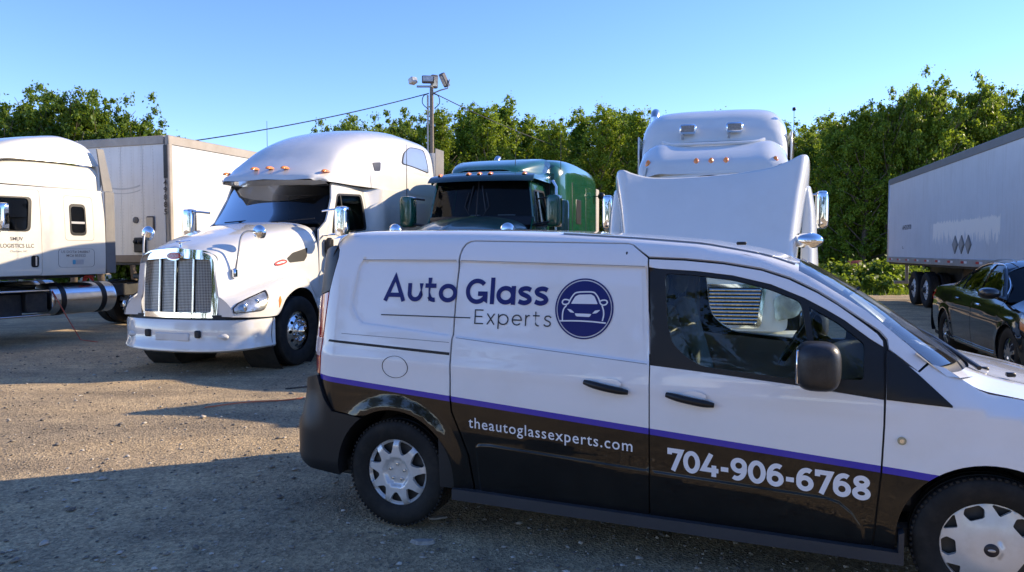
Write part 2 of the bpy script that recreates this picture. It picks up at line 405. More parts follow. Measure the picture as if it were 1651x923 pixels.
def van_half(x, z, relief=True):
    """half width of the van body at (x, z)"""
    zb, zr = _zb(x), _zr(x); t = np.clip((z-zb)/(zr-zb), 0, 1)
    y = np.where(z < zb, _w(np.minimum(z, 1.0)), _w(1.0+.8*t)-(_w(1.0)-_w(np.minimum(zb, 1.0))))
    y = y*_taper(x)
    s = np.clip((-.40-x)/.26, 0, 1.2); y = y-.17*s**2.2
    if relief:
        for cx, r0 in ((0, .375), (3.062, .37)):
            r = np.hypot(x-cx, z-.318); y = y+(.020 if cx == 0 else .007)*(1-sstep(r0+.02, r0+.12, r))*(r < .6)
        y = y-.013*inset_val(x, z, RECESS, .014)+.007*inset_val(x, z, MOULD, .02)
        y = y+.004*np.exp(-((z-(1.0-.035*x))/.035)**2)*(x < 2.7)
    return y
def van_fn(sg, relief=True, off=0.):
    def fn(u, v):
        u = np.asarray(u, float); v = np.asarray(v, float); return np.stack([u, sg*(van_half(u, v, relief)+off), v], -1)
    return fn
def van_pt(sg):
    def fn(u, v, lift): return (u, sg*(float(van_half(np.array([u]), np.array([v]))[0])+lift), v)
    return fn
def wrap_paint():
    m, ns, ls, p = nodes_of('van_wrap_paint')
    tc = N(ns, 'ShaderNodeTexCoord'); sx = N(ns, 'ShaderNodeSeparateXYZ'); ls.new(tc.outputs['Object'], sx.inputs[0])
    d = mth(ns, ls, 'SUBTRACT', sx.outputs['Z'], mth(ns, ls, 'MULTIPLY_ADD', sx.outputs['X'], -.0738, .848))
    nz = N(ns, 'ShaderNodeTexNoise', Scale=2.2, Detail=7.0, Roughness=.65); ls.new(tc.outputs['Object'], nz.inputs['Vector'])
    grime = ramp(ns, ls, nz.outputs['Fac'], [(.5, (0, 0, 0)), (.8, (.16,)*3)])
    white = mixc(ns, ls, grime, (.80, .80, .80), (.5, .46, .38))
    dark = mixc(ns, ls, grime, (.006, .0055, .005), (.035, .03, .025))
    f1 = mth(ns, ls, 'LESS_THAN', d, 0.0); f2 = mth(ns, ls, 'LESS_THAN', d, -.0325)
    c = mixc(ns, ls, f2, mixc(ns, ls, f1, white, (.04, .034, .38)), dark)
    ls.new(c, p.inputs['Base Color']); p.inputs['Roughness'].default_value = .3; p.inputs['Specular IOR Level'].default_value = .1
    p.inputs['Coat Weight'].default_value = 1; p.inputs['Coat Roughness'].default_value = .035; p.inputs['Coat IOR'].default_value = 1.45
    return m
WRAP = wrap_paint()
NAVY = pm('navy_vinyl', (.007, .011, .125), .4, var=.05, spec=.3)
INK = pm('black_vinyl', (.012, .012, .02), .35, var=.05)
WVINYL = pm('white_vinyl', (.78, .78, .80), .35, var=.03)
SEAMD = pm('dark_gap_shade', (.012, .012, .013), .6, var=.1)  # near black stands in for the shade inside seams, slots and holes
LAMPR = pm('red_lamp_lens', (.55, .012, .015), .1, coat=1, var=.1)
SILLP = pm('sill_plastic', (.03, .033, .04), .45, var=.15, bump=.05, bscale=200)
CAPS = pm('silver_wheel_paint', (.64, .63, .61), .34, metal=.35, coat=.4, var=.06, dirt=(.3, .24, .17), dscale=9, damt=.3)

def arch(cx, cz, r, a0, a1, n=24): return [(cx+r*math.cos(math.radians(a)), cz+r*math.sin(math.radians(a))) for a in np.linspace(a0, a1, n)]
van = empty('work_van', VAN_POS, VAN_YAW, 'white and black work van with blue auto glass lettering, nearest vehicle', 'van')
xs = lambda a, b, n: np.linspace(a, b, n)
top_edge = [(x, float(_ze(x))) for x in list(xs(-.47, 2.235, 30))+[2.30, 2.36, 2.42, 2.48, 2.54, 2.6, 2.66, 2.715, 2.76, 2.80]]
quarter = ([(-.533, .831), (-.547, .882), (-.533, .98), (-.513, 1.133), (-.487, 1.40), (-.436, 1.613), (-.441, 1.66), (-.47, 1.70)]+top_edge +
           [(2.80, 1.142), (2.758, 1.102), (2.64, 1.195), (2.634, 1.24), (2.602, 1.277), (2.54, 1.320), (2.42, 1.405), (2.33, 1.461), (2.2, 1.524), (2.066, 1.568), (1.884, 1.598), (1.685, 1.616), (1.500, 1.623),
            (1.412, 1.688), (1.380, 1.696), (.484, 1.714), (.45, 1.709), (.425, 1.695), (.406, 1.668), (.396, 1.63), (.392, 1.598), (.385, 1.419), (.383, 1.171), (.378, 1.065), (.377, .822), (.386, .729), (.441, .604), (.488, .481), (.517, .311), (.515, .255), (.395, .255)] +
           arch(0.01, .318, .392, -3, 118, 26)+[(-.27, .655), (-.423, .672), (-.489, .749)])
sdoor = [(.407, 1.598), (.41, 1.63), (.42, 1.66), (.436, 1.684), (.46, 1.698), (.484, 1.703), (1.377, 1.685), (1.402, 1.678), (1.487, 1.612), (1.519, 1.059), (1.524, .265), (.531, .265), (.531, .311), (.502, .481), (.455, .604), (.401, .729), (.392, .822), (.392, 1.065), (.396, 1.171), (.399, 1.419)]
_s = np.array(sdoor); sdoor = ((_s-_s.mean(0))*np.array((1.0085, 1.006))+_s.mean(0)).tolist()
fdoor_low = [(1.533, 1.062), (1.79, 1.043), (2.232, 1.007), (2.422, .985), (2.616, .964), (2.616, .848), (2.609, .628), (2.593, .42), (2.580, .265), (1.538, .265)]
fdoor_up = [(1.503, 1.608), (1.685, 1.601), (1.883, 1.583), (2.064, 1.553), (2.197, 1.509), (2.325, 1.446), (2.416, 1.390), (2.534, 1.304), (2.588, 1.262), (2.612, 1.23), (2.614, 1.205), (2.56, 1.238), (2.448, 1.322), (2.368, 1.370), (2.267, 1.424), (2.111, 1.488), (1.931, 1.529), (1.745, 1.550), (1.56, 1.560), (1.505, 1.567)]
fblack = [(1.505, 1.566), (1.56, 1.559), (1.745, 1.549), (1.931, 1.528), (2.111, 1.487), (2.267, 1.423), (2.368, 1.369), (2.448, 1.321), (2.56, 1.237), (2.615, 1.203), (2.617, .966), (2.422, .987), (2.232, 1.009), (1.79, 1.045), (1.533, 1.064)]
fglass = rnd([(1.587, 1.537), (1.736, 1.529), (1.931, 1.508), (2.111, 1.464), (2.252, 1.408), (2.285, 1.221), (2.272, 1.032), (1.790, 1.071), (1.703, 1.12), (1.639, 1.182), (1.612, 1.267)], .03)
fquart = rnd([(2.286, 1.386), (2.417, 1.311), (2.535, 1.216), (2.531, 1.05), (2.31, 1.045), (2.314, 1.21)], .02)
tri_trim = [(2.628, 1.186), (2.664, 1.170), (2.76, 1.085), (2.893, .958), (2.893, .950), (2.627, .966)]
fender = ([(2.630, 1.178), (2.764, 1.095), (2.808, 1.134), (2.87, 1.118), (2.93, 1.075), (3.005, 1.026), (3.043, 1.011), (3.162, .993), (3.35, .955), (3.46, .925), (3.50, .84), (3.52, .62), (3.45, .40)] +
          arch(3.062, .318, .385, 5, 180, 30)+[(2.677, .255), (2.590, .255), (2.602, .42), (2.618, .628), (2.625, .848), (2.626, .966)])
for sg in (-1, 1):
    fn = van_fn(sg); tw = (0, sg, 0)
    lines = [[(x, z) for x, z in resamp(L, .03)] for L in (RECESS, inset(RECESS, .007), inset(RECESS, .014), MOULD, inset(MOULD, .01), inset(MOULD, .02))]
    body = panel('quarter_panel', quarter, [], fn, WRAP, van, .032, .02, toward=tw, extra=lines)
    panel('sliding_door', sdoor, [], fn, WRAP, van, .032, .02, toward=tw, extra=lines)
    dr = panel('front_door', fdoor_low, [], fn, WRAP, van, .032, .02, toward=tw, extra=lines[3:])
    panel('window_frame', fdoor_up, [], fn, WRAP, dr, .03, .02, toward=tw)
    panel('window_surround', fblack, [fglass, fquart], fn, BLACKP, dr, .03, .03, off=-.004, toward=tw)
    panel('door_window', fglass, [], fn, GLASS, dr, .06, .004, off=-.014, toward=tw)
    panel('quarter_window', fquart, [], fn, GLASS, dr, .06, .004, off=-.014, toward=tw)
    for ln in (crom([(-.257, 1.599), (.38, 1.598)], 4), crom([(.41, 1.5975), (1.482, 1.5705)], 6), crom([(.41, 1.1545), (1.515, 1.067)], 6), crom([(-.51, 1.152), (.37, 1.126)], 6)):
        m = MB(); strokes_mesh([ln], .0035, m, van_pt(sg), .0006); m.build('crease_shade_line', pm('crease_shadow_grey', (.22, .22, .24), .5), van, False)  # grey strokes paint the thin shade that lines the body creases
    panel('fender', fender, [], fn, WRAP, van, .032, .02, toward=tw)
    panel('fender_trim', tri_trim, [], fn, BLACKP, van, .03, .01, off=.003, toward=tw)
    seal = [(-.42, .45), (-.42, 1.66), (2.22, 1.54), (2.5, 1.36), (2.74, 1.12), (2.70, .3)]
    # seal the gaps behind the panels so that seams read dark
    panel('seam_backing', [(.30, .27), (.30, 1.72), (.62, 1.728), (.62, .27)], [], fn, SEAMD, van, .06, 0, off=-.022, toward=tw, rim=False)
    panel('seam_backing', [(1.40, .25), (1.40, 1.705), (1.49, 1.70), (1.56, 1.63), (1.574, 1.10), (1.58, .25)], [], fn, SEAMD, van, .06, 0, off=-.022, toward=tw, rim=False)
    panel('seam_backing', [(2.55, .25), (2.56, 1.0), (2.56, 1.22), (2.6, 1.3), (2.70, 1.15), (2.90, 1.06), (2.9, 1.0), (2.68, .95), (2.66, .25)], [], fn, SEAMD, van, .06, 0, off=-.022, toward=tw, rim=False)
    panel('seam_backing', [(.40, 1.66), (.40, 1.735), (1.42, 1.712), (1.6, 1.66), (2.0, 1.60), (2.3, 1.50), (2.6, 1.31), (2.58, 1.28), (2.3, 1.45), (2.0, 1.56), (1.6, 1.60), (1.42, 1.62)], [], fn, SEAMD, van, .06, 0, off=-.022, toward=tw, rim=False)
    # rear lamps, pillar trim and bumper wrap the corner
    lamp = panel('tail_lamp', [(-.492, 1.395), (-.518, 1.133), (-.538, .98), (-.552, .885), (-.63, .885), (-.63, 1.36)], [], fn, LAMPR, van, .03, .02, off=.004, toward=tw)
    panel('lamp_band', [(-.520, 1.11), (-.535, 1.0), (-.63, 1.0), (-.63, 1.11)], [], fn, pm('pale_lamp_lens', (.75, .55, .5), .1, coat=1), lamp, .03, .004, off=.008, toward=tw)
    panel('pillar_trim', rnd([(-.487, 1.405), (-.441, 1.612), (-.446, 1.665), (-.475, 1.69), (-.63, 1.66), (-.63, 1.37)], .02), [], fn, BLACKP, van, .03, .02, off=.001, toward=tw)
    bump = [(-.275, .650), (-.423, .666), (-.489, .743), (-.539, .826), (-.56, .878), (-.66, .85), (-.69, .62), (-.785, .53), (-.785, .37), (-.60, .295), (-.39, .268)]+arch(.01, .318, .395, 187, 125, 10)
    bfn = lambda u, v, sg=sg: np.stack([np.asarray(u, float), sg*(.928-.16*np.clip((-.55-np.asarray(u, float))/.24, 0, 1)**2.2-.03*np.clip((.36-np.asarray(v, float))/.1, 0, 1)**2-.05*sstep(.52, .80, np.asarray(v, float))*sstep(-.45, -.6, np.asarray(u, float))), np.asarray(v, float)], -1)
    panel('rear_bumper', bump, [], bfn, BLACKP, van, .03, .03, toward=tw)
    # wheel housings
    for cx in (0, 3.062):
        G = [[(cx+r*math.cos(a), sg*y, .318+r*math.sin(a)) for a in np.linspace(-.12, PI+.12, 25)] for r, y in ((.398, .885), (.405, .70), (.40, .50), (.02, .50))]
        V, F = gridmesh(np.array(G)); mk('wheel_housing', V, F, FRAME, van, True, 40)
    m = MB(); m.prism([(.40, .285), (2.69, .262), (2.69, .350), (2.712, .36), (2.712, .205), (.40, .222)], lambda x, z: (x, sg*.86, z), lambda x, z: (x, sg*(.935-.02*(.29-z)), z)); m.build('sill', SILLP, van, True, 30)
    # handles, rail slot, filler flap, side marker
    for hx, hz, sl in ((1.304, .936, -.168), (1.738, .901, -.157)):
        ca, sa = 1, sl
        cup = panel('handle_cup', [(hx+.062*math.cos(a)+.02, hz+.02+.026*math.sin(a)) for a in xs(0, 2*PI, 25)[:-1]], [], fn, pm('white_handle_cap', (.8, .8, .8), .25, coat=1, var=.02), van, .03, .004, off=.010, toward=tw)
        y0 = float(van_half(np.array([hx]), np.array([hz]))[0])
        m = MB(); n_ = 9
        for k in range(n_):
            pass
        pts = [(hx-.118+.236*k/(n_-1), sg*(y0+.012+.022*math.sin(PI*k/(n_-1))), hz+sl*(-.118+.236*k/(n_-1))) for k in range(n_)]
        m.tube(pts, [.013, .017, .019, .019, .019, .019, .019, .017, .012], 10); m.build('door_handle', BLACKP, van)
    panel('door_rail_slot', [(-.464, 1.094), (-.455, 1.108), (.376, 1.069), (.376, 1.053)], [], fn, SEAMD, van, .05, .004, off=.0015, toward=tw)  # flat dark strip paints the shade of a recessed slot
    ring = lambda r: [(.02+r*.088*math.cos(a), .966+r*.066*math.sin(a)) for a in xs(0, 2*PI, 41)[:-1]]
    panel('filler_flap_seam', ring(1.0), [ring(.955)], fn, SEAMD, van, .03, .002, off=.0016, toward=tw)
    sm = panel('side_marker', [(2.694+.019*math.cos(a), .782+.019*math.sin(a)) for a in xs(0, 2*PI, 21)[:-1]], [], fn, pm('olive_lens', (.35, .33, .22), .2, coat=1), van, .03, .006, off=.006, toward=tw)
    panel('marker_centre', [(2.694+.010*math.cos(a), .782+.010*math.sin(a)) for a in xs(0, 2*PI, 17)[:-1]], [], fn, CHROME, sm, .03, .003, off=.009, toward=tw)
    # mirror
    mir = MB()
    G = []
    for k, (dy, rx, rz) in enumerate([(.0, .055, .070), (.03, .085, .098), (.09, .098, .112), (.16, .096, .110), (.20, .080, .096), (.222, .045, .06), (.225, .001, .001)]):
        G.append([(2.325+.035*(dy)+math.copysign(abs(math.cos(a))**.62, math.cos(a))*rx, sg*(.955+dy), 1.128+math.copysign(abs(math.sin(a))**.62, math.sin(a))*rz) for a in xs(0, 2*PI, 33)])
    V, F = gridmesh(loftgrid(G, 3, 1)); mo = mk('wing_mirror', V, F, pm('mirror_plastic', (.018, .018, .019), .38, spec=.4, var=.2, bump=.1, bscale=260, dirt=(.09, .08, .065), dscale=9, damt=.3), van, True, 60)
    m = MB(); m.tube([(2.40, sg*.86, 1.02), (2.37, sg*.93, 1.03), (2.33, sg*1.0, 1.06)], [.045, .04, .035], 10); m.build('mirror_arm', BLACKP, mo)
    m = MB(); m.box(2.238, 2.25, sg*1.07-.07, sg*1.07+.07, 1.05, 1.205, .004); m.build('mirror_glass', CHROME, mo)
# roof, windscreen, bonnet
rows = []
for x in xs(-.60, 2.238, 46):
    ze, zr = float(_ze(x)), float(_zr(x)); zb = float(_zb(x)); t0 = (ze-zb)/(zr-zb); s = max(0, (-.40-x)/.26)
    r = []
    for q in xs(0, 1, 15):
        t = 1-(1-t0)*(1-q)**2.2
        yy = max(0., float(_w(1.0+.8*t))-.17*s**2.2) if q < 1 else 0.
        r.append((x, -yy, zb+(zr-zb)*t))
    rows.append(r)
A = np.array(rows)[:, ::-1]
B = A[:, ::-1].copy(); B[:, :, 1] *= -1
V, F = gridmesh(np.concatenate([B[:, :-1], A], 1)); mk('roof', V, F, WHITE, van, True, 60)
for sg in (-1, 1):
    m = MB(); pts = []
    for x in xs(1.0, 2.22, 30):
        zb, zr = float(_zb(x)), float(_zr(x)); t = .958; pts.append((x, sg*float(_w(1.0+.8*t)), zb+(zr-zb)*t+.002))
    m.tube(pts, .006, 6); m.build('roof_moulding', pm('grey_rubber_moulding', (.22, .22, .23), .5), van)
m = MB(); m.box(1.93, 1.98, -.66, -.64, 1.683, 1.700, .004); m.build('roof_clip', BLACKP, van)
Wc = crom([(2.245, _zr(2.245)), (2.45, _zr(2.45)), (2.75, _zr(2.75)), (3.035, 1.088)], 6); We = crom([(2.238, _ze(2.238)), (2.42, _ze(2.42)), (2.62, _ze(2.62)), (2.835, 1.118)], 6)
rows = []
for c, e in zip(Wc, We):
    ye = float(van_half(np.array([e[0]]), np.array([e[1]]), False)[0])-.002
    rows.append([(c[0]+(e[0]-c[0])*abs(q)**2.6, q*ye, c[1]+(e[1]-c[1])*abs(q)**2.6+.035*(1-abs(q)**5)-.035*(1-abs(q))) for q in xs(-1, 1, 41)])
V, F = gridmesh(np.array(rows)); mk('windscreen', V, F, WSCREEN, van, True, 60)
# black frit band along the foot of the windscreen, cowl and wipers
rows = []
for dx, dz in ((-.09, .066), (-.0, -.004), (.04, -.035), (.10, -.04)):
    rows.append([(3.035-(.20)*abs(q)**2.2+dx, q*.86, 1.086+.03*abs(q)**2.2+dz) for q in xs(-1, 1, 25)])
V, F = gridmesh(np.array(rows)); mk('cowl', V, F, BLACKP, van, True, 60)
for y0, y1 in ((-.55, .12), (.05, .75)):
    m = MB(); m.tube([(3.06, y0, 1.085), (2.99, (y0+y1)/2, 1.135), (2.94, y1, 1.155)], [.012, .009, .006], 6); m.build('wiper', BLACKP, van)
He = [(2.90, 1.098), (3.005, 1.030), (3.162, .997), (3.35, .960), (3.50, .915), (3.68, .84), (3.82, .74)]
Hc = [(3.07, 1.070), (3.17, 1.050), (3.30, 1.022), (3.46, .985), (3.62, .935), (3.80, .86), (3.93, .76)]
rows = []
for c, e in zip(crom(Hc, 4), crom(He, 4)):
    ye = float(van_half(np.array([e[0]]), np.array([e[1]]), False)[0])-.004
    rows.append([(c[0]+(e[0]-c[0])*abs(q)**2.4, q*ye, c[1]+(e[1]-c[1])*abs(q)**2.4+.010*math.exp(-((abs(q)-.72)/.09)**2)) for q in xs(-1, 1, 41)])
V, F = gridmesh(np.array(rows)); mk('bonnet', V, F, WHITE, van, True, 60)
for x, y in ((3.12, -.34), (3.20, -.50)):
    m = MB(); m.box(x-.02, x+.02, y-.018, y+.018, 1.043, 1.064, .005); m.build('washer_jet', BLACKP, van)
# nose: grille, lamps, bumper
def nose(z): return .06*np.asarray(z)
rows = [[(3.97-.42*abs(q)**3-dx, q*.86, z) for q in xs(-1, 1, 25)] for z, dx in ((.22, .10), (.32, .02), (.5, -.02), (.60, .0), (.64, .03))]
V, F = gridmesh(loftgrid(rows, 3, 1)); mk('front_bumper', V, F, BLACKP, van, True, 50)
rows = [[(3.95-.22*abs(q)**2.4-dx, q*.58, z) for q in xs(-1, 1, 17)] for z, dx in ((.62, .02), (.70, .0), (.77, .05))]
V, F = gridmesh(np.array(rows)); mk('grille', V, F, CHROME, van, True, 50)
for sg in (-1, 1):
    panel('headlamp', rnd([(3.46, .90), (3.49, .66), (3.80, .62), (3.86, .70), (3.72, .82)], .03), [], van_fn(sg), LENS, van, .04, .03, off=.002, toward=(0, sg, 0))
# rear doors, rear bumper beam, floor
rows = [[(-.60-.13*(1-abs(q)**2.6)+dx, q*.80, z) for q in xs(-1, 1, 25)] for z, dx in ((.40, .0), (.9, -.01), (1.2, .02), (1.5, .07), (1.7, .15), (1.765, .24))]
V, F = gridmesh(loftgrid(rows, 3, 1)); mk('rear_doors', V, F, WHITE, van, True, 60)
rows = [[(-.785-.05*(1-abs(q)**2.6)+dx, q*(.768+dx*.3), z) for q in xs(-1, 1, 25)] for z, dx in ((.30, .10), (.37, .0), (.53, .0), (.60, .07), (.68, .12))]
V, F = gridmesh(loftgrid(rows, 3, 1)); mk('rear_bumper_beam', V, F, BLACKP, van, True, 60)
m = MB(); m.box(-.55, 3.7, -.80, .80, .24, .36, .02); m.build('underbody', FRAME, van)
# cabin
m = MB(); m.box(1.36, 1.40, -.80, .80, .36, 1.66, .02); m.build('bulkhead', DARKIN, van)
rows = [[(x, q*y, z+.02*(1-q*q)) for q in xs(-1, 1, 11)] for x, y, z in ((2.35, .80, .92), (2.45, .80, 1.02), (2.62, .82, 1.06), (2.85, .80, 1.05), (2.98, .78, 1.04))]
V, F = gridmesh(loftgrid(rows, 4, 1)); mk('dashboard', V, F, pm('dash_grey_green', (.055, .062, .058), .6, var=.2), van, True, 60)
m = MB(); m.box(2.40, 2.8, -.8, .8, .4, .95, .05); m.build('dash_lower', DARKIN, van)
SEATF = pm('grey_seat_cloth', (.34, .36, .31), .8, var=.15, vscale=20, bump=.2, bscale=300)
for y in (-.38, .40):
    st = MB(); st.box(1.62, 2.12, y-.25, y+.25, .56, .74, .06); so = st.build('seat', SEATF, van)
    rows = []
    for k in xs(0, 1, 7):
        x0 = 1.66-.16*k; z0 = .70+.62*k; wd = .25-.05*k*k
        rows.append([(x0+.075*math.cos(a)*(1-.3*k), y+wd*math.copysign(abs(math.sin(a))**.5, math.sin(a)), z0) for a in xs(0, 2*PI, 25)])
    rows.append([(1.50, y, 1.34)]*25)
    V, F = gridmesh(loftgrid(rows, 2, 1)); mk('backrest', V, F, SEATF, so, True, 60)
    hm = MB(); hm.sphere((1.475, y, 1.46), (.055, .13, .10), 16, 10); hm.build('headrest', SEATF, so)
swm = MB(); c0 = Vector((2.22, .40, 1.09)); ax = Vector((-.86, 0, .5)).normalized(); u_ = Vector((0, 1, 0)); v_ = ax.cross(u_)
swm.tube([c0+u_*(.185*math.cos(a))+v_*(.185*math.sin(a)) for a in xs(0, 2*PI, 33)], .017, 8, False)
swm.tube([c0-u_*.17, c0-ax*.03, c0+u_*.17], .016, 6); swm.tube([c0, c0-ax*.3], .04, 8); swm.build('steering_wheel', BLACKP, van)
m = MB(); m.tube([(2.56, 0, 1.44), (2.50, -.02, 1.40)], .008, 6); m.box(2.47, 2.50, -.13, .10, 1.355, 1.425, .012); m.build('cabin_mirror', BLACKP, van)
m = MB(); m.box(1.46, 1.54, .70, .80, .4, 1.55, .02); m.box(1.545, 1.56, .74, .755, .9, 1.56, .004); m.build('belt_pillar', pm('grey_pillar_trim', (.42, .42, .40), .5), van)
# wheels
TYRE = [(.200, -.085), (.225, -.100), (.265, -.108), (.297, -.104), (.314, -.092), (.3215, -.072), (.3215, -.058), (.314, -.055), (.314, -.046), (.3225, -.043), (.3225, -.006), (.315, -.004), (.315, .004), (.3225, .006), (.3225, .043), (.314, .046), (.314, .055), (.3215, .058), (.3215, .072), (.314, .092), (.297, .104), (.265, .108), (.225, .100), (.200, .085)]
def car_wheel(parent, x, y, z, sg, kind, R=.322, name='wheel'):
    k = R/.322
    w = empty(name, (x, y, z)); w.parent = parent
    t = MB(); t.lathe([(r*k, h) for r, h in TYRE], 72, (0, 0, 0), 'Y', 1)
    # tread blocks
    for side in (-1, 1):
        for i in range(72):
            a = 2*PI*i/72; Mx = Matrix.Rotation(-a, 4, 'Y') @ Matrix.Translation((0, side*.083, R*.985)); t.box(-.008*k, .008*k, -.016, .016, -.006, .006, .002, Mx)
    t.build('tyre', RUBBER, w)
    bk = MB(); bk.lathe([(.21*k, .02*sg), (.205*k, .05*sg), (.01, .05*sg)], 40); bk.build('rim_well', pm('dark_rim', (.03, .03, .03), .5), w)
    def dish(u, v):
        r = np.hypot(u, v)/k
        if kind == 'rear': h = .080+.020*sstep(.215, .16, r)-.012*sstep(.19, .215, r)-.028*sstep(.092, .072, r)
        elif kind == 'front': h = .082+.024*sstep(.215, .06, r)-.010*sstep(.195, .215, r)+.010*sstep(.048, .04, r)
        else: h = .075+.02*sstep(.21, .12, r)-.02*sstep(.07, .03, r)
        return np.stack([u, sg*h, v], -1)
    holes = []
    def rot(pts, a): c, s = math.cos(a), math.sin(a); return [(p[0]*c-p[1]*s, p[0]*s+p[1]*c) for p in pts]
    if kind == 'rear':
        for i in range(9):
            hole = [(.118, -.008), (.145, -.030), (.180, -.047), (.193, -.045), (.199, 0), (.193, .045), (.180, .047), (.145, .030), (.118, .008)]
            holes.append(rot(rnd(hole, .012), 2*PI*(i+.5)/9+PI/2))
    elif kind == 'front':
        for i in range(5):
            holes.append(rot(rnd([(.135, -.030), (.135, .030), (.168, .045), (.192, .030), (.192, -.030), (.168, -.045)], .008), 2*PI*i/5+math.radians(185)))
            holes.append(rot(rnd([(.150, 0), (.188, -.040), (.194, -.034), (.194, .034), (.188, .040)], .006), 2*PI*(i+.5)/5+math.radians(185)))
    else:
        for i in range(5):
            for d in (-.36, .36): holes.append(rot(rnd([(.085, -.012), (.085, .012), (.192, .045), (.192, -.045)], .012), 2*PI*(i)/5+d+PI/2))
    holes = [[(p[0]*k, p[1]*k) for p in h] for h in holes]
    hc = panel('hubcap', [(.219*k*math.cos(a), .219*k*math.sin(a)) for a in xs(0, 2*PI, 65)[:-1]], holes, dish, CAPS if kind != 'alloy' else ALU, w, .018*k, .022, toward=(0, sg, 0))
    if kind == 'rear':
        for i in range(5):
            n = MB(); a = 2*PI*i/5+.3; n.lathe([(.0105, .066), (.0105, .080), (.008, .086), (.001, .087)], 8, (.049*math.cos(a), 0, .049*math.sin(a)), 'Y', sg)
            n.build('wheel_nut', ALU, hc)
    elif kind == 'front':
        n = MB(); n.lathe([(.030, .100), (.030, .118), (.024, .122), (.001, .123)], 24, (0, 0, 0), 'Y', sg); n.build('hub_badge', INK, hc)
        n = MB(); n.sphere((0, sg*.123, 0), (.016, .002, .007), 16, 6); n.build('badge_oval', pm('badge_silver', (.5, .5, .52), .3, metal=.8), hc)
    return w
for sg in (-1, 1):
    car_wheel(van, 0, sg*.782, .318, sg, 'rear'); car_wheel(van, 3.062, sg*.782, .318, sg, 'front')
# lettering and emblem on the near side
fp = van_pt(-1)
text_strokes('lettering_auto', 'Auto', .146, .178, -.093, 1.353, fp, NAVY, van, .085, sx=1.03)
text_strokes('lettering_glass', 'Glass', .142, .182, .452, 1.350, fp, NAVY, van, .085, sx=1.0)
text_strokes('lettering_experts', 'Experts', .083, .085, .517, 1.236, fp, INK, van, .235, sx=.985)
m = MB(); strokes_mesh([[(x, 1.2695) for x in xs(-.101, .491, 20)]], .0065, m, fp); m.build('lettering_rule', INK, van, False)
text_strokes('lettering_phone', '704-906-6768', .1165, .20, 1.628, .527, lambda u, v, l: fp(u, v-(u-1.628)*.049, l), WVINYL, van, .075, sx=.865)
font_text('lettering_web', 'theautoglassexperts.com', .500, 1.445, .648, .060, fp, WVINYL, van, bold=.006, spacing=1.12, slope=-.048)
LC = (1.161, 1.340); LR = .163
def lz(px, py): return (LC[0]+(px-848)/185*LR, LC[1]-((py-532)-(px-848)*.045)/185*LR)
circ = lambda r, n=64: [(LC[0]+r*math.cos(a), LC[1]+r*math.sin(a)) for a in xs(0, 2*PI, n+1)[:-1]]
fnv = van_fn(-1)
lg = panel('logo_disc', circ(.149), [], fnv, NAVY, van, .03, .001, off=.003, toward=(0, -1, 0))
panel('logo_ring', circ(.163), [circ(.155)], fnv, NAVY, lg, .03, .001, off=.003, toward=(0, -1, 0))
m = MB(); st = [[(748, 498), (762, 468), (782, 440), (802, 431), (850, 429), (900, 432), (920, 445), (938, 472), (950, 502)],
    [(748, 498), (732, 503), (715, 500), (708, 487), (718, 474), (738, 474), (756, 480)], [(950, 502), (965, 512), (985, 508), (993, 495), (985, 484), (965, 482), (945, 488)],
    [(738, 508), (720, 530), (714, 560), (715, 602)], [(962, 516), (972, 545), (974, 575), (968, 607)], [(697, 603), (800, 604), (900, 610), (990, 620)]]
strokes_mesh([[lz(*p) for p in crom(s, 4)] for s in st], .0075, m, fp, .0045); m.build('logo_car_outline', WVINYL, lg, False)
for poly in ([(764, 500), (790, 456), (812, 446), (890, 446), (910, 458), (934, 506)], [(740, 530), (766, 535), (790, 556), (762, 553)], [(952, 541), (918, 545), (901, 563), (930, 561)], [(790, 559), (898, 565), (886, 583), (802, 578)]):
    panel('logo_shape', rnd([lz(*p) for p in poly], .006), [], fnv, WVINYL, lg, .03, .001, off=.0042, toward=(0, -1, 0))

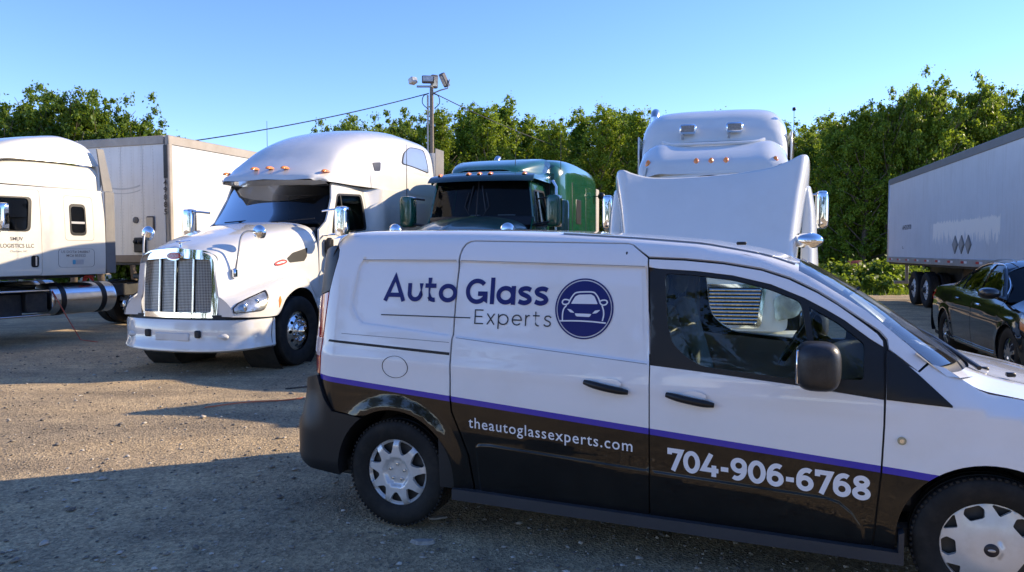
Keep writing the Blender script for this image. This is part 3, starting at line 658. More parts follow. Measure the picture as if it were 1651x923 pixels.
# ---------------------------------------------------------------- truck helpers
def surf_uv(A, nu, nv, mirror_y=1):
    """bilinear evaluation of a loft grid in control-row / control-column units"""
    m, n = A.shape[:2]
    def fn(u, v):
        a = np.clip(np.asarray(u, float)*nu, 0, m-1.001); b = np.clip(np.asarray(v, float)*nv, 0, n-1.001); i = a.astype(int); j = b.astype(int); s = (a-i)[..., None]; t = (b-j)[..., None]
        q = A[i, j]*(1-s)*(1-t)+A[i+1, j]*s*(1-t)+A[i, j+1]*(1-s)*t+A[i+1, j+1]*s*t
        return q*np.array([1, mirror_y, 1])
    return fn
_tw = {}
def truck_wheel(parent, x, y, sg, kind='alu', R=.50, name='wheel'):
    """tyre, rim with hand holes, hub and nuts; outer face towards sg"""
    key = (kind, sg, R)
    if key not in _tw:
        w = empty(name, (0, 0, 0)); k = R/.5
        T = [(.285, -.10), (.33, -.135), (.40, -.145), (.455, -.138), (.488, -.125), (.499, -.10), (.500, -.07), (.489, -.067), (.489, -.057), (.500, -.054), (.500, -.005), (.489, -.003), (.489, .003), (.500, .005), (.500, .054), (.489, .057), (.489, .067), (.500, .07), (.499, .10), (.488, .125), (.455, .138), (.40, .145), (.33, .135), (.285, .10)]
        t = MB(); t.lathe([(r*k, h) for r, h in T], 56); t.build('tyre', RUBBER, w)
        mat = ALU if kind == 'alu' else pm('white_steel_rim', (.62, .62, .60), .4, var=.1, dirt=(.25, .18, .1), dscale=8)
        deep = kind == 'deep'
        def dish(u, v):
            r = np.hypot(u, v)/k
            if deep: h = .115-.20*sstep(.265, .20, r)
            else: h = .085+.05*sstep(.27, .17, r)-.04*sstep(.13, .11, r)
            return np.stack([u, sg*h, v], -1)
        holes = [[(k*(.213+.022*math.cos(a))*math.cos(b)-k*.026*math.sin(a)*math.sin(b), k*(.213+.022*math.cos(a))*math.sin(b)+k*.026*math.sin(a)*math.cos(b)) for a in np.linspace(0, 2*PI, 13)[:-1]] for b in np.linspace(0, 2*PI, 11)[:-1]]
        rim = panel('rim', [(k*.298*math.cos(a), k*.298*math.sin(a)) for a in np.linspace(0, 2*PI, 49)[:-1]], holes, dish, mat, w, .03, .03, toward=(0, sg, 0))
        b = MB(); b.lathe([(.29*k, .0), (.05, .02)], 32, (0, 0, 0), 'Y', sg); b.build('rim_well', FRAME, w)
        h = MB(); o0 = -.07 if deep else .08
        h.lathe([(.115, o0), (.115, o0+.03), (.085, o0+.05), (.08, o0+.10), (.06, o0+.13), (.001, o0+.135)], 24, (0, 0, 0), 'Y', sg); hb = h.build('hub', CHROME if kind == 'alu' else FRAME, rim)
        for i in range(10):
            a = 2*PI*(i+.5)/10; n = MB(); n.lathe([(.016, o0), (.016, o0+.055), (.010, o0+.075), (.001, o0+.076)], 6, (.145*math.cos(a), 0, .145*math.sin(a)), 'Y', sg); n.build('wheel_nut', CHROME if kind == 'alu' else STEEL, rim)
        _tw[key] = w; w.parent = parent; w.location = (x, y, R)
        return w
    c = copy_tree(_tw[key], parent); c.location = (x, y, R); return c
def chassis(t, x0, x1, axles, R=.5):
    for sg in (-1, 1):
        m = MB(); m.box(x0, x1, sg*.43-.045, sg*.43+.045, .72, .98, .01); m.build('frame_rail', FRAME, t)
    for x in axles:
        m = MB(); m.tube([(x, -.8, R), (x, .8, R)], .08, 10); m.sphere((x, 0, R), .2); m.build('axle', FRAME, t)
        for sg in (-1, 1):
            truck_wheel(t, x, sg*1.04, sg, 'deep', R); truck_wheel(t, x, sg*.72, sg, 'deep', R)
def fix_panel_side(cab_y):
    def mkfn(sg):
        def fn(u, v):
            u = np.asarray(u, float); v = np.asarray(v, float); return np.stack([u, sg*cab_y(u, v), v], -1)
        return fn
    return mkfn
def offset_poly(poly, d):
    Q = np.asarray(poly, float); c = Q.mean(0); return c+(Q-c)*(1+d/np.hypot(*(Q-c).T).mean())
def window_set(t, fn, poly, tw, glassm, seal=.03, name='window', off=-.012, r=.06):
    """rubber-framed pane filling a hole"""
    p = rnd(poly, r); fr = panel(name, offset_poly(p, .012), [offset_poly(p, -seal)], fn, BLACKP, t, .06, .02, off=.004, toward=tw)
    panel('pane', offset_poly(p, -seal+.008), [], fn, glassm, fr, .12, .004, off=off, toward=tw); return p
def marker_light(t, x, y, z, rz=0, s=1.0):
    G = []
    for k, (dx, w, h) in enumerate([(.075, .004, .004), (.06, .026, .018), (.02, .034, .030), (-.05, .036, .032), (-.10, .03, .02)]):
        G.append([(x+dx*s, y+w*s*math.cos(a), z+max(0, h*s*1.25*math.sin(a))+.006) for a in np.linspace(0, PI, 9)])
    V, F = gridmesh(loftgrid(G, 2, 1)); return mk('marker_lamp', V, F, AMBER, t, True, 60)
def box_mirror(t, x, y, z0, z1, w, mat, arm_to, d=.10, glassm=None):
    """tall truck mirror: rounded housing, reflecting plate behind, two arms to the door"""
    G = []
    zc = (z0+z1)/2; hh = (z1-z0)/2
    for dx, k in ((d*.55, .02), (d*.52, .6), (d*.35, .9), (0, 1.0), (-d*.5, .98)):
        G.append([(x+dx, y+k*w/2*math.copysign(abs(math.cos(a))**.45, math.cos(a)), zc+(hh*(1-(1-k)*.35) if k > .1 else .02)*math.copysign(abs(math.sin(a))**.4, math.sin(a))) for a in np.linspace(0, 2*PI, 33)])
    V, F = gridmesh(loftgrid(G, 2, 1)); o = mk('door_mirror', V, F, mat, t, True, 60)
    m = MB(); m.box(x-d*.52, x-d*.46, y-w*.46, y+w*.46, z0+.015, z1-.015, .004); m.build('mirror_glass', CHROME, o)
    for zz in (z0+.05, z1-.05):
        m = MB(); m.tube([(x, y, zz), (x-.03, (y+arm_to)/2, zz), (x-.06, arm_to, zz-.02)], .016, 8); m.build('mirror_arm', BLACKP if mat is not CHROME else mat, o)
    return o
def ball_mirror(t, base, pts, c, r=.105, mat=None):
    m = MB(); m.tube(crom(pts, 6), .013, 8); o = m.build('fender_mirror', STEEL, t)
    m = MB(); m.box(base[0]-.04, base[0]+.04, base[1]-.03, base[1]+.03, base[2]-.075, base[2]+.06, .02); m.build('mirror_base', BLACKP if mat is None else mat, o)
    G = [[(c[0]+r*.62*math.cos(p)*1.0-.02, c[1]+r*math.sin(p)*math.cos(a), c[2]+r*math.sin(p)*math.sin(a)) for a in np.linspace(0, 2*PI, 25)] for p in np.linspace(.001, PI/2, 9)]
    V, F = gridmesh(np.array(G)); mk('mirror_bowl', V, F, CHROME, o, True, 70)
    m = MB(); m.lathe([(r, 0), (r*.98, -.012), (.001, -.02)], 24, (c[0]-.02, c[1], c[2]), 'X', 1); m.build('mirror_back', STEEL, o)
def antenna(t, x, y, z0, z1, mat=None, lean=.0):
    m = MB(); m.tube([(x, y, z0), (x-lean*.5, y, (z0+z1)/2), (x-lean, y, z1)], [.008, .006, .004], 5); m.build('antenna', BLACKP, t)
def stack(t, x, y, z0, z1, r=.07, mat=None):
    m = MB(); pts = [(x, y, z0), (x, y, z1-.35), (x-.02, y, z1-.2), (x-.10, y, z1-.06), (x-.2, y, z1)]
    m.tube(crom(pts, 5), r, 14, False); m.build('exhaust_stack', mat or ALU, t)

# ---------------------------------------------------------------- white conventional truck with mesh grille
pete = empty('semi_truck', (-4.19, 11.01, 0), heading(16.5), 'white sleeper truck with chrome mesh grille and red oval badge, behind the van tail', 'truck', 'parked semi trucks')
TWHITE = pm('truck_white_paint', (.70, .68, .63), .2, coat=1, var=.02, dirt=(.45, .40, .32), dscale=1.1, damt=.28)
hood_rows = [
 (1.12, [(0, 1.66), (.3, 1.65), (.52, 1.60), (.60, 1.48), (.63, 1.25), (.66, 1.05), (.74, 1.00), (.82, .93), (.86, .86), (.87, .78)]),
 (.95, [(0, 1.735), (.3, 1.73), (.56, 1.66), (.65, 1.52), (.69, 1.28), (.73, 1.09), (.86, 1.04), (.98, .97), (1.03, .88), (1.04, .77)]),
 (.62, [(0, 1.84), (.33, 1.83), (.62, 1.76), (.73, 1.60), (.79, 1.36), (.83, 1.19), (.96, 1.14), (1.07, 1.04), (1.12, .90), (1.13, .76)]),
 (.47, [(0, 1.88), (.35, 1.87), (.65, 1.80), (.765, 1.64), (.825, 1.39), (.86, 1.23), (.98, 1.19), (1.09, 1.10), (1.14, .96), (1.15, .80)]),
 (.30, [(0, 1.92), (.37, 1.91), (.68, 1.84), (.80, 1.67), (.86, 1.42), (.89, 1.27), (1.0, 1.24), (1.10, 1.17), (1.145, 1.08), (1.155, 1.00)]),
 (0., [(0, 1.99), (.4, 1.98), (.74, 1.91), (.87, 1.73), (.93, 1.48), (.95, 1.33), (1.03, 1.30), (1.11, 1.25), (1.145, 1.19), (1.155, 1.12)]),
 (-.30, [(0, 2.05), (.43, 2.04), (.80, 1.97), (.94, 1.78), (.985, 1.50), (.995, 1.33), (1.04, 1.29), (1.10, 1.22), (1.14, 1.14), (1.155, 1.06)]),
 (-.52, [(0, 2.085), (.45, 2.075), (.83, 2.00), (.97, 1.80), (1.01, 1.5), (1.02, 1.27), (1.05, 1.18), (1.09, 1.05), (1.13, .92), (1.145, .80)]),
 (-.74, [(0, 2.11), (.46, 2.10), (.86, 2.02), (1.0, 1.82), (1.03, 1.5), (1.035, 1.25), (1.04, 1.10), (1.05, .95), (1.06, .82), (1.06, .70)])]
hood, HA = loft('hood', [[(x, y, z) for y, z in r] for x, r in hood_rows], TWHITE, pete, 6, 5, True, 60)
HL = loftgrid([[(x, y, z) for y, z in r] for x, r in hood_rows], 6, 5)
for sg in (-1, 1):
    hf = surf_uv(HL, 6, 5, sg); tw = (0, sg, 0)
    hl = panel('headlight', rnd([(.10, 8.35), (.12, 7.6), (.5, 6.95), (1.2, 6.6), (2.0, 6.45), (1.85, 7.3), (1.5, 8.25)], .18), [], hf, LENS, pete, .12, .02, off=.010, toward=tw)
    panel('lamp_rim', rnd([(.04, 8.42), (.06, 7.55), (.47, 6.87), (1.2, 6.5), (2.1, 6.35), (1.92, 7.35), (1.53, 8.33)], .18), [rnd([(.12, 8.32), (.14, 7.62), (.52, 6.98), (1.2, 6.64), (1.96, 6.5), (1.83, 7.28), (1.48, 8.22)], .18)], hf, BLACKP, hl, .12, .01, off=.013, toward=tw)
    for u, v, r in ((.75, 7.65, .062), (1.4, 7.25, .05)):
        c = hf(np.array([u]), np.array([v]))[0]; m = MB(); m.sphere((c[0]+.006, c[1]+sg*.006, c[2]), (r*.4, r*.4, r), 16, 8); m.build('lamp_bowl', ALU, hl)
    panel('turn_lamp', rnd([(2.95, 7.9), (3.25, 7.6), (3.3, 8.2), (2.95, 8.6)], .1), [], hf, AMBER, pete, .1, .01, off=.006, toward=tw)
    panel('hood_vent', rnd([(5.15, 3.75), (5.55, 3.50), (6.9, 3.33), (6.75, 3.75), (6.4, 4.0), (5.3, 4.05)], .08), [], hf, pm('vent_black', (.01, .01, .01), .7), pete, .12, .01, off=.004, toward=tw)
    V = [(1.075, sg*.55, z) for z in (1.50, 1.36, 1.22, 1.08, .96, .86, .78)]+[tuple(p) for p in (np.array([(1.118, sg*y, z) for y, z in hood_rows[0][1][3:]]))]; mk('grille_flank', V, [(i, i+1, i+8, i+7) for i in range(6)], TWHITE, pete, True, 60)
    bd = panel('side_badge', [(4.75+.36*math.cos(a), 3.92+.17*math.sin(a)) for a in np.linspace(0, 2*PI, 25)[:-1]], [], hf, pm('badge_red', (.5, .02, .02), .2, coat=1), pete, .1, .012, off=.012, toward=tw)
    panel('badge_line', [(4.75+.26*math.cos(a), 3.92+.05*math.sin(a)) for a in np.linspace(0, 2*PI, 25)[:-1]], [], hf, WVINYL, bd, .1, .002, off=.0135, toward=tw)
def gx_(y): return 1.175-.10*(y/.6)**2
def gfn(u, v):
    u = np.asarray(u, float); v = np.asarray(v, float); return np.stack([gx_(u)-.05*(v-1.2)*0-.06*(v-.8), u, v], -1)
gout = rnd([(-.60, .76), (.60, .76), (.625, 1.2), (.60, 1.58), (.45, 1.655), (0, 1.69), (-.45, 1.655), (-.60, 1.58), (-.625, 1.2)], .06)
gin = rnd([(-.53, .83), (.53, .83), (.535, 1.2), (.51, 1.53), (.12, 1.555), (-.12, 1.555), (-.51, 1.53), (-.535, 1.2)], .03)
gs = panel('grille_surround', gout, [gin], gfn, CHROME, pete, .04, .16, off=.03, toward=(1, 0, 0))
def mesh_mat():
    m, ns, ls, p = nodes_of('punched_mesh'); tc = N(ns, 'ShaderNodeTexCoord'); v = N(ns, 'ShaderNodeTexVoronoi', Scale=48.); v.inputs['Randomness'].default_value = 0
    mp = N(ns, 'ShaderNodeMapping'); mp.inputs['Scale'].default_value = (0, 1, 1.0); ls.new(tc.outputs['Object'], mp.inputs[0]); ls.new(mp.outputs[0], v.inputs['Vector'])
    f = ramp(ns, ls, v.outputs['Distance'], [(.34, (0, 0, 0)), (.44, (1, 1, 1))]); c = mixc(ns, ls, f, (.012, .012, .012), (.42, .41, .39)); ls.new(c, p.inputs['Base Color']); ls.new(f, p.inputs['Metallic']); p.inputs['Roughness'].default_value = .35
    b = N(ns, 'ShaderNodeBump', Strength=.6, Distance=.01); ls.new(f, b.inputs['Height']); ls.new(b.outputs[0], p.inputs['Normal']); return m
MESHM = mesh_mat()
for a, b in ((-.53, -.285), (-.255, -.015), (.015, .255), (.285, .53)):
    panel('grille_mesh', [(a, .82), (b, .82), (b, 1.56), (a, 1.56)], [], gfn, MESHM, gs, .08, .01, off=-.03, toward=(1, 0, 0))
for y in (-.27, 0, .27):
    m = MB(); V = [gfn(np.array([y]), np.array([z]))[0] for z in (.82, 1.56)]
    m.tube([V[0]+np.array((.0, 0, 0)), V[1]], .012, 10); m.build('grille_bar', CHROME, gs)
eb = panel('grille_badge', [(.125*math.cos(a), 1.585+.062*math.sin(a)) for a in np.linspace(0, 2*PI, 33)[:-1]], [], gfn, CHROME, pete, .05, .02, off=.042, toward=(1, 0, 0))
panel('badge_field', [(.108*math.cos(a), 1.585+.047*math.sin(a)) for a in np.linspace(0, 2*PI, 33)[:-1]], [], gfn, pm('badge_red', (.5, .02, .02)), eb, .05, .003, off=.046, toward=(1, 0, 0))
font_text('badge_script', 'Peterbilt', -.085, .085, 1.572, .038, lambda u, v, l: tuple(gfn(np.array([u]), np.array([v]))[0]+np.array((.049, 0, 0))), WVINYL, eb)
m = MB(); m.tube([(1.02, 0, 1.69), (1.04, 0, 1.76)], .02, 8); m.sphere((1.03, 0, 1.775), (.10, .05, .016), 12, 6); m.tube([(.95, -.09, 1.79), (1.06, 0, 1.775), (.95, .09, 1.79)], .010, 6); m.build('hood_ornament', CHROME, pete)
bc = crom([(1.27, 0), (1.245, .4), (1.17, .74), (1.02, .98), (.80, 1.10), (.55, 1.13)], 5)
bp = np.concatenate([(bc*np.array((1, -1)))[::-1], bc[1:]])
def brow_(z, e, k=1.0):
    return [(x*k+(1-k)*.5-e*(.35+.65*max(0, (x-.5)/.77)), y*(1-e*.35*(abs(y)/1.13)), z+(.05*(abs(y)/1.13)**3 if z < .35 else 0)) for x, y in bp]
rows = [brow_(z, e) for z, e in ((.285, .22), (.295, .05), (.32, .0), (.37, .0), (.41, .03), (.55, .035), (.70, .035), (.735, .05), (.74, .15))]
V, F = gridmesh(np.array(rows)); bo = mk('bumper', V, F, TWHITE, pete, True, 40)
for sg in (-1, 1):
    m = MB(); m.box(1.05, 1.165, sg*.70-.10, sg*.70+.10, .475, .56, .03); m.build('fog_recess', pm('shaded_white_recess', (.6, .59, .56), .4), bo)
    m = MB(); m.box(1.20, 1.246, sg*.40-.045, sg*.40+.045, .50, .60, .015); m.build('tow_slot', SEAMD, bo)
m = MB(); m.box(1.22, 1.243, -.27, .27, .455, .56, .012); m.build('plate_recess', pm('plate_mount', (.62, .62, .60), .35), bo)
rows = [brow_(z, .10) for z in (.73, .80)]
V, F = gridmesh(np.array(rows)); mk('bumper_gap', V, F, SEAMD, pete, True, 40)
def pete_y(u, v):
    sl = sstep(-2.35, -2.75, u); y = 1.045*(1-sl)+1.185*sl; y = y-(.10*(1-sl)+.01*sl)*np.clip((v-2.0)/.75, 0, 1.3)**1.6-.02*np.clip((1.5-v)/.6, 0, 1)**2
    return y
pf = fix_panel_side(pete_y)
dwin = [(-1.42, 2.58), (-2.24, 2.62), (-2.28, 2.02), (-1.14, 1.92), (-1.20, 2.18)]
cab_out = [(-.75, .82), (-.75, 1.98), (-.97, 2.12), (-1.22, 2.50), (-1.30, 2.745), (-5.14, 2.765), (-5.14, .98), (-2.4, .90), (-1.5, .82)]
door_l = [(-.98, 1.0), (-.98, 1.95), (-1.10, 2.13), (-1.36, 2.66), (-2.34, 2.70), (-2.36, 1.02), (-2.2, .95)]
for sg in (-1, 1):
    fn = pf(sg); tw = (0, sg, 0)
    pw = rnd(dwin, .07)
    pd = rnd(door_l, .05); pdo = offset_poly(pd, .006)
    panel('cab_side', cab_out, [pdo], fn, TWHITE, pete, .08, .03, toward=tw)
    dr = panel('cab_door', pd, [pw], fn, TWHITE, pete, .08, .03, toward=tw)
    panel('window_seal', offset_poly(pw, .015), [offset_poly(pw, -.035)], fn, BLACKP, dr, .06, .02, off=.004, toward=tw)
    panel('window_pane', offset_poly(pw, -.025), [], fn, GLASS if sg < 0 else glass('tinted_cab_glass', (.28, .32, .32), 1.5), dr, .12, .004, off=-.012, toward=tw)
    m = MB(); m.tube([(-1.55, sg*1.035, 1.98), (-1.5, sg*.985, 2.56)], .018, 8); m.build('vent_bar', BLACKP, dr)
    m = MB(); m.box(-2.25, -2.05, sg*1.055-.02, sg*1.055+.02, 1.72, 1.78, .012); m.build('door_handle', BLACKP, dr)
    box_mirror(pete, -.80, sg*1.40, 1.86, 2.34, .20, CHROME, sg*1.04, .13)
    m = MB(); m.box(-1.02, -.86, sg*1.06, sg*1.06+sg*.10, 1.60, 1.86, .04) if sg > 0 else m.box(-1.02, -.86, -1.16, -1.06, 1.60, 1.86, .04); m.build('mirror_foot', BLACKP, pete)
    m = MB(); m.box(-5.60, -5.14, sg*1.17-.012, sg*1.17+.012, .98, 3.80, .01); m.build('side_extender', pm('grey_extender', (.16, .155, .15), .6, dirt=(.3, .26, .2)), pete)
    m = MB(); m.tube([(-1.9, sg*.82, .62), (-3.6, sg*.82, .62)], .32, 24); m.build('fuel_tank', ALU, pete)
    m = MB(); m.box(-3.9, -.9, sg*1.02-.04, sg*1.02+.04, .42, .95, .03); m.build('side_skirt', TWHITE, pete)
    bm = (.88, sg*.735, 1.36); ball_mirror(pete, bm, [(.88, sg*.75, 1.40), (.86, sg*.78, 1.62), (.82, sg*.80, 1.84), (.74, sg*.84, 1.92), (.66, sg*.90, 1.92)], (.62, sg*.93, 1.905), .105, CHROME)
    truck_wheel(pete, 0, sg*1.03, sg, 'alu', .50)
m = MB(); m.lathe([(.62, 1.12), (.62, .6), (.05, .6)], 32, (0, 0, .5), 'Y', 1); m.build('wheel_well', FRAME, pete)
m = MB(); m.lathe([(.62, 1.12), (.62, .6), (.05, .6)], 32, (0, 0, .5), 'Y', -1); m.build('wheel_well', FRAME, pete)
roof_rows = []
for x, zt, ym in ((-.84, 2.79, .93), (-.91, 2.88, 1.0), (-1.08, 2.985, 1.02), (-1.38, 3.17, 1.02), (-1.9, 3.51, 1.03), (-2.7, 3.81, 1.13), (-3.7, 3.98, 1.18), (-4.5, 4.0, 1.18), (-4.98, 3.985, 1.18), (-5.14, 3.90, 1.165)):
    d = zt-2.76
    roof_rows.append([(x, 0, zt), (x-.02*(x > -1), .45, zt-.02), (x-.06*(x > -1.2), .78, zt-.09*min(1, d/.5)), (x-.12*(x > -1.2), ym*.90, zt-.24*min(1, d/.9)-.02), (x-.18*(x > -1.2), ym*.97, 2.76+.45*d), (x-.24*(x > -1.2), ym, 2.755)])
_, RA = loft('roof_cap', roof_rows, TWHITE, pete, 6, 5, True, 60); RL = loftgrid(roof_rows, 6, 5)
rows = [[(-.84-.02-.24*abs(q)**2.2, q*.93, 2.775) for q in np.linspace(-1, 1, 21)], [(-1.14-.16*abs(q)**2.2, q*.90, 2.715) for q in np.linspace(-1, 1, 21)]]
V, F = gridmesh(np.array(rows)); mk('brow_underside', V, F, TWHITE, pete, True, 60)
rows = [[(-5.14, y, z) for y in np.linspace(-1.17, 1.17, 9)] for z in (.98, 2, 3, 3.7)]
V, F = gridmesh(np.array(rows)); mk('sleeper_back', V, F, TWHITE, pete, False)
for sg in (-1, 1):
    rf = surf_uv(RL, 6, 5, sg)
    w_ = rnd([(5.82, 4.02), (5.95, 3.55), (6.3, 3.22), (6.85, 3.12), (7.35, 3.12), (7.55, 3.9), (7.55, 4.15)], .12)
    sw = panel('sleeper_window', w_, [], rf, pm('sky_sheen_window', (.22, .25, .30), .15, coat=1, var=.05), pete, .15, .01, off=.006, toward=(0, sg, 0))  # bluish base colour stands in for sky reflected in the pane
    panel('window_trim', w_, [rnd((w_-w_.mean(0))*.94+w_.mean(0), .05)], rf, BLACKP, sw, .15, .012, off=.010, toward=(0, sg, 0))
    panel('fairing_badge', rnd([(4.75, 4.0), (5.05, 4.0), (5.0, 4.35), (4.8, 4.35)], .05), [], rf, INK, pete, .1, .01, off=.008, toward=(0, sg, 0))
for y, z in ((-.92, 2.93), (-.28, 2.985), (0, 2.99), (.28, 2.985), (.92, 2.93)): marker_light(pete, -1.0-.15*(abs(y) > .5), y, z-.025, s=1.15)
rows = [[(x+.0-dx*abs(q)**2.4, q*w_, z) for q in np.linspace(-1, 1, 21)] for x, dx, w_, z in ((-.66, .26, 1.0, 2.08), (-.90, .24, .96, 2.38), (-1.14, .17, .90, 2.72))]
V, F = gridmesh(loftgrid(rows, 4, 1)); mk('windscreen', V, F, glass('truck_windscreen', (.30, .34, .35), 1.3, dirt=.01), pete, True, 60)
m = MB(); m.box(-1.25, -.72, -.98, .98, 1.5, 2.02, .06); m.build('dashboard', DARKIN, pete)
m = MB(); m.box(-3.0, -2.9, -1.1, 1.1, 1.0, 3.0, .02); m.build('cab_back_wall', pm('cab_cloth', (.02, .02, .02), .8), pete)
m = MB(); m.box(-2.9, -.8, -1.0, 1.0, .95, 1.05, .01); m.build('cab_floor', DARKIN, pete)
m = MB(); m.box(-2.95, -1.22, -.90, .90, 2.70, 2.73, .01); m.build('headliner', pm('cab_cloth', (.02, .02, .02)), pete)
for sg in (-1, 1):
    for bx in ((-2.9, -.95, 1.05, 1.88), (-2.9, -2.33, 1.88, 2.7)):
        m = MB(); m.box(bx[0], bx[1], sg*.985-.015, sg*.985+.015, bx[2], bx[3], .01) if bx[3] < 2 else m.box(bx[0], bx[1], sg*.90-.015, sg*.90+.015, bx[2], bx[3], .01); m.build('cab_lining', pm('cab_cloth', (.02, .02, .02)), pete)
for y in (-.55, .55):
    m = MB(); m.box(-2.1, -1.9, y-.27, y+.27, 1.2, 2.2, .07); m.box(-2.0, -1.5, y-.27, y+.27, 1.2, 1.45, .06); m.build('cab_seat', DARKIN, pete)
m = MB(); c0 = Vector((-1.33, .52, 1.98)); m.tube([c0+Vector((.10*math.sin(a), .23*math.cos(a), .2*math.sin(a))) for a in np.linspace(0, 2*PI, 25)], .018, 8, False); m.build('steering_wheel', BLACKP, pete)
m = MB(); m.box(-1.02, -.84, .25, .62, 2.03, 2.045, .004); m.build('dash_papers', pm('paper', (.7, .72, .75), .7), pete)
for y in (-.5, .35):
    m = MB(); m.tube([(-.66, y-.1, 2.10), (-.72, y+.25, 2.13), (-.78, y+.6, 2.16)], .010, 6); m.build('wiper', BLACKP, pete)
chassis(pete, -8.6, 1.0, (-6.9, -8.2))
antenna(pete, -2.72, -1.22, 2.6, 4.08)

# ---------------------------------------------------------------- cream-white aero truck coupled to the left trailer
casc = empty('semi_truck', (-8.9, 15.09, 0), heading(24), 'cream white sleeper truck with logistics company lettering on its door, at the left edge', 'truck', 'parked semi trucks')
CREAM = pm('cream_truck_paint', (.70, .67, .58), .2, coat=1, var=.02, dirt=(.45, .40, .30), dscale=1.1, damt=.2)
def casc_y(u, v): return 1.13-.035*sstep(1.52, 1.36, u)*0+.05*sstep(1.46, 1.25, u)-.05*np.clip((v-2.0)/.8, 0, 1.2)**1.5-.02*np.clip((1.6-v)/.4, 0, 1)**2
cf = fix_panel_side(casc_y)
dw = [(1.60, 2.60), (2.55, 2.58), (2.95, 2.12), (2.9, 2.0), (1.66, 2.0)]; door = [(1.445, 1.22), (1.445, 2.74), (2.75, 2.72), (3.10, 2.2), (3.14, 1.22)]
sw = [(.62, 1.96), (.62, 2.51), (.92, 2.51), (.92, 1.96)]
sfr = [(.46, 1.85), (.46, 2.67), (1.03, 2.67), (1.03, 1.85)]
for sg in (-1, 1):
    fn = cf(sg); tw = (0, sg, 0); pw = rnd(dw, .09); pd = rnd(door, .05); ps = rnd(sw, .08)
    panel('sleeper_side', [(.22, 1.21), (.22, 2.81), (2.7, 2.79), (3.3, 2.1), (3.3, 1.21)], [offset_poly(pd, .007), ps], fn, CREAM, casc, .09, .03, toward=tw)
    d = panel('cab_door', pd, [pw], fn, CREAM, casc, .09, .03, toward=tw)
    panel('window_seal', offset_poly(pw, .018), [offset_poly(pw, -.03)], fn, BLACKP, d, .06, .02, off=.004, toward=tw)
    panel('window_pane', offset_poly(pw, -.02), [], fn, GLASSD, d, .12, .004, off=-.012, toward=tw)
    panel('hatch_groove', offset_poly(rnd(sfr, .07), .006), [rnd(sfr, .07)], fn, SEAMD, casc, .06, .002, off=.001, toward=tw)
    wnd = panel('sleeper_window', offset_poly(ps, .02), [offset_poly(ps, -.03)], fn, BLACKP, casc, .06, .02, off=.006, toward=tw)
    panel('window_pane', offset_poly(ps, -.02), [], fn, GLASSD, wnd, .12, .004, off=-.010, toward=tw)
    panel('window_bar', [(.63, 2.16), (.91, 2.16), (.91, 2.20), (.63, 2.20)], [], fn, pm('grey_bar', (.4, .4, .4), .4), wnd, .06, .01, off=.004, toward=tw)
    lk = rnd([(.46, 1.35), (.46, 1.69), (1.17, 1.69), (1.17, 1.35)], .08)
    panel('locker_groove', offset_poly(lk, .006), [lk], fn, SEAMD, casc, .06, .002, off=.001, toward=tw)
    hc = panel('handle_cup', rnd([(1.50, 1.36), (1.50, 1.57), (1.64, 1.57), (1.64, 1.36)], .05), [], fn, BLACKP, d, .05, .006, off=.004, toward=tw)
    panel('door_handle', rnd([(1.545, 1.39), (1.545, 1.55), (1.575, 1.55), (1.575, 1.39)], .012), [], fn, CHROME, hc, .05, .012, off=.02, toward=tw)
    m = MB(); m.box(.0, .215, sg*1.17-.015, sg*1.17+.015, 1.22, 2.80, .01); m.build('side_extender', pm('grey_extender', (.16, .155, .15), .6), casc)
    m = MB(); m.prism([(.22, 2.81), (.02, 2.81), (.16, 3.62), (.30, 3.62)], lambda x, z: (x, sg*(1.165-.06*(z-2.8)), z), lambda x, z: (x, sg*(1.135-.06*(z-2.8)), z)); m.build('roof_extender', pm('grey_extender', (.16, .155, .15)), casc)
    tk = MB(); tk.lathe([(.02, 1.30), (.26, 1.30), (.295, 1.275), (.30, 1.24), (.30, .03), (.295, -.01), (.26, -.04), (.02, -.04)], 36, (0, sg*.86, .755), 'X', 1); tko = tk.build('fuel_tank', ALU, casc)
    for xx in (.20, 1.02):
        m = MB(); m.lathe([(.302, xx), (.308, xx), (.308, xx+.10), (.302, xx+.10)], 36, (0, sg*.86, .755), 'X', 1); m.build('tank_strap', BLACKP, tko)
    for z0, dp in ((.925, .0), (.485, .03)):
        m = MB(); m.box(1.36, 2.85, sg*1.08-.12, sg*1.08+.12, z0, z0+.035, .01); m.build('step', ALU, casc)
    m = MB(); m.box(1.36, 1.75, sg*.9-.22, sg*.9+.22, .55, .92, .02); m.box(1.75, 2.9, sg*.8-.2, sg*.8+.22, .5, .9, .02); m.build('battery_box', FRAME, casc)
    box_mirror(casc, 2.30, sg*1.40, 1.98, 2.46, .20, CHROME, sg*1.12, .14)
    m = MB(); m.tube([(2.34, sg*1.40, 2.0), (2.42, sg*1.3, 1.86), (2.55, sg*1.12, 1.66)], .035, 8); m.build('mirror_foot', BLACKP, casc)
    truck_wheel(casc, 3.95, sg*1.03, sg, 'alu', .50)
    m = MB(); m.lathe([(.62, 1.10), (.62, .6), (.05, .6)], 28, (3.95, 0, .5), 'Y', sg); m.build('wheel_well', FRAME, casc)
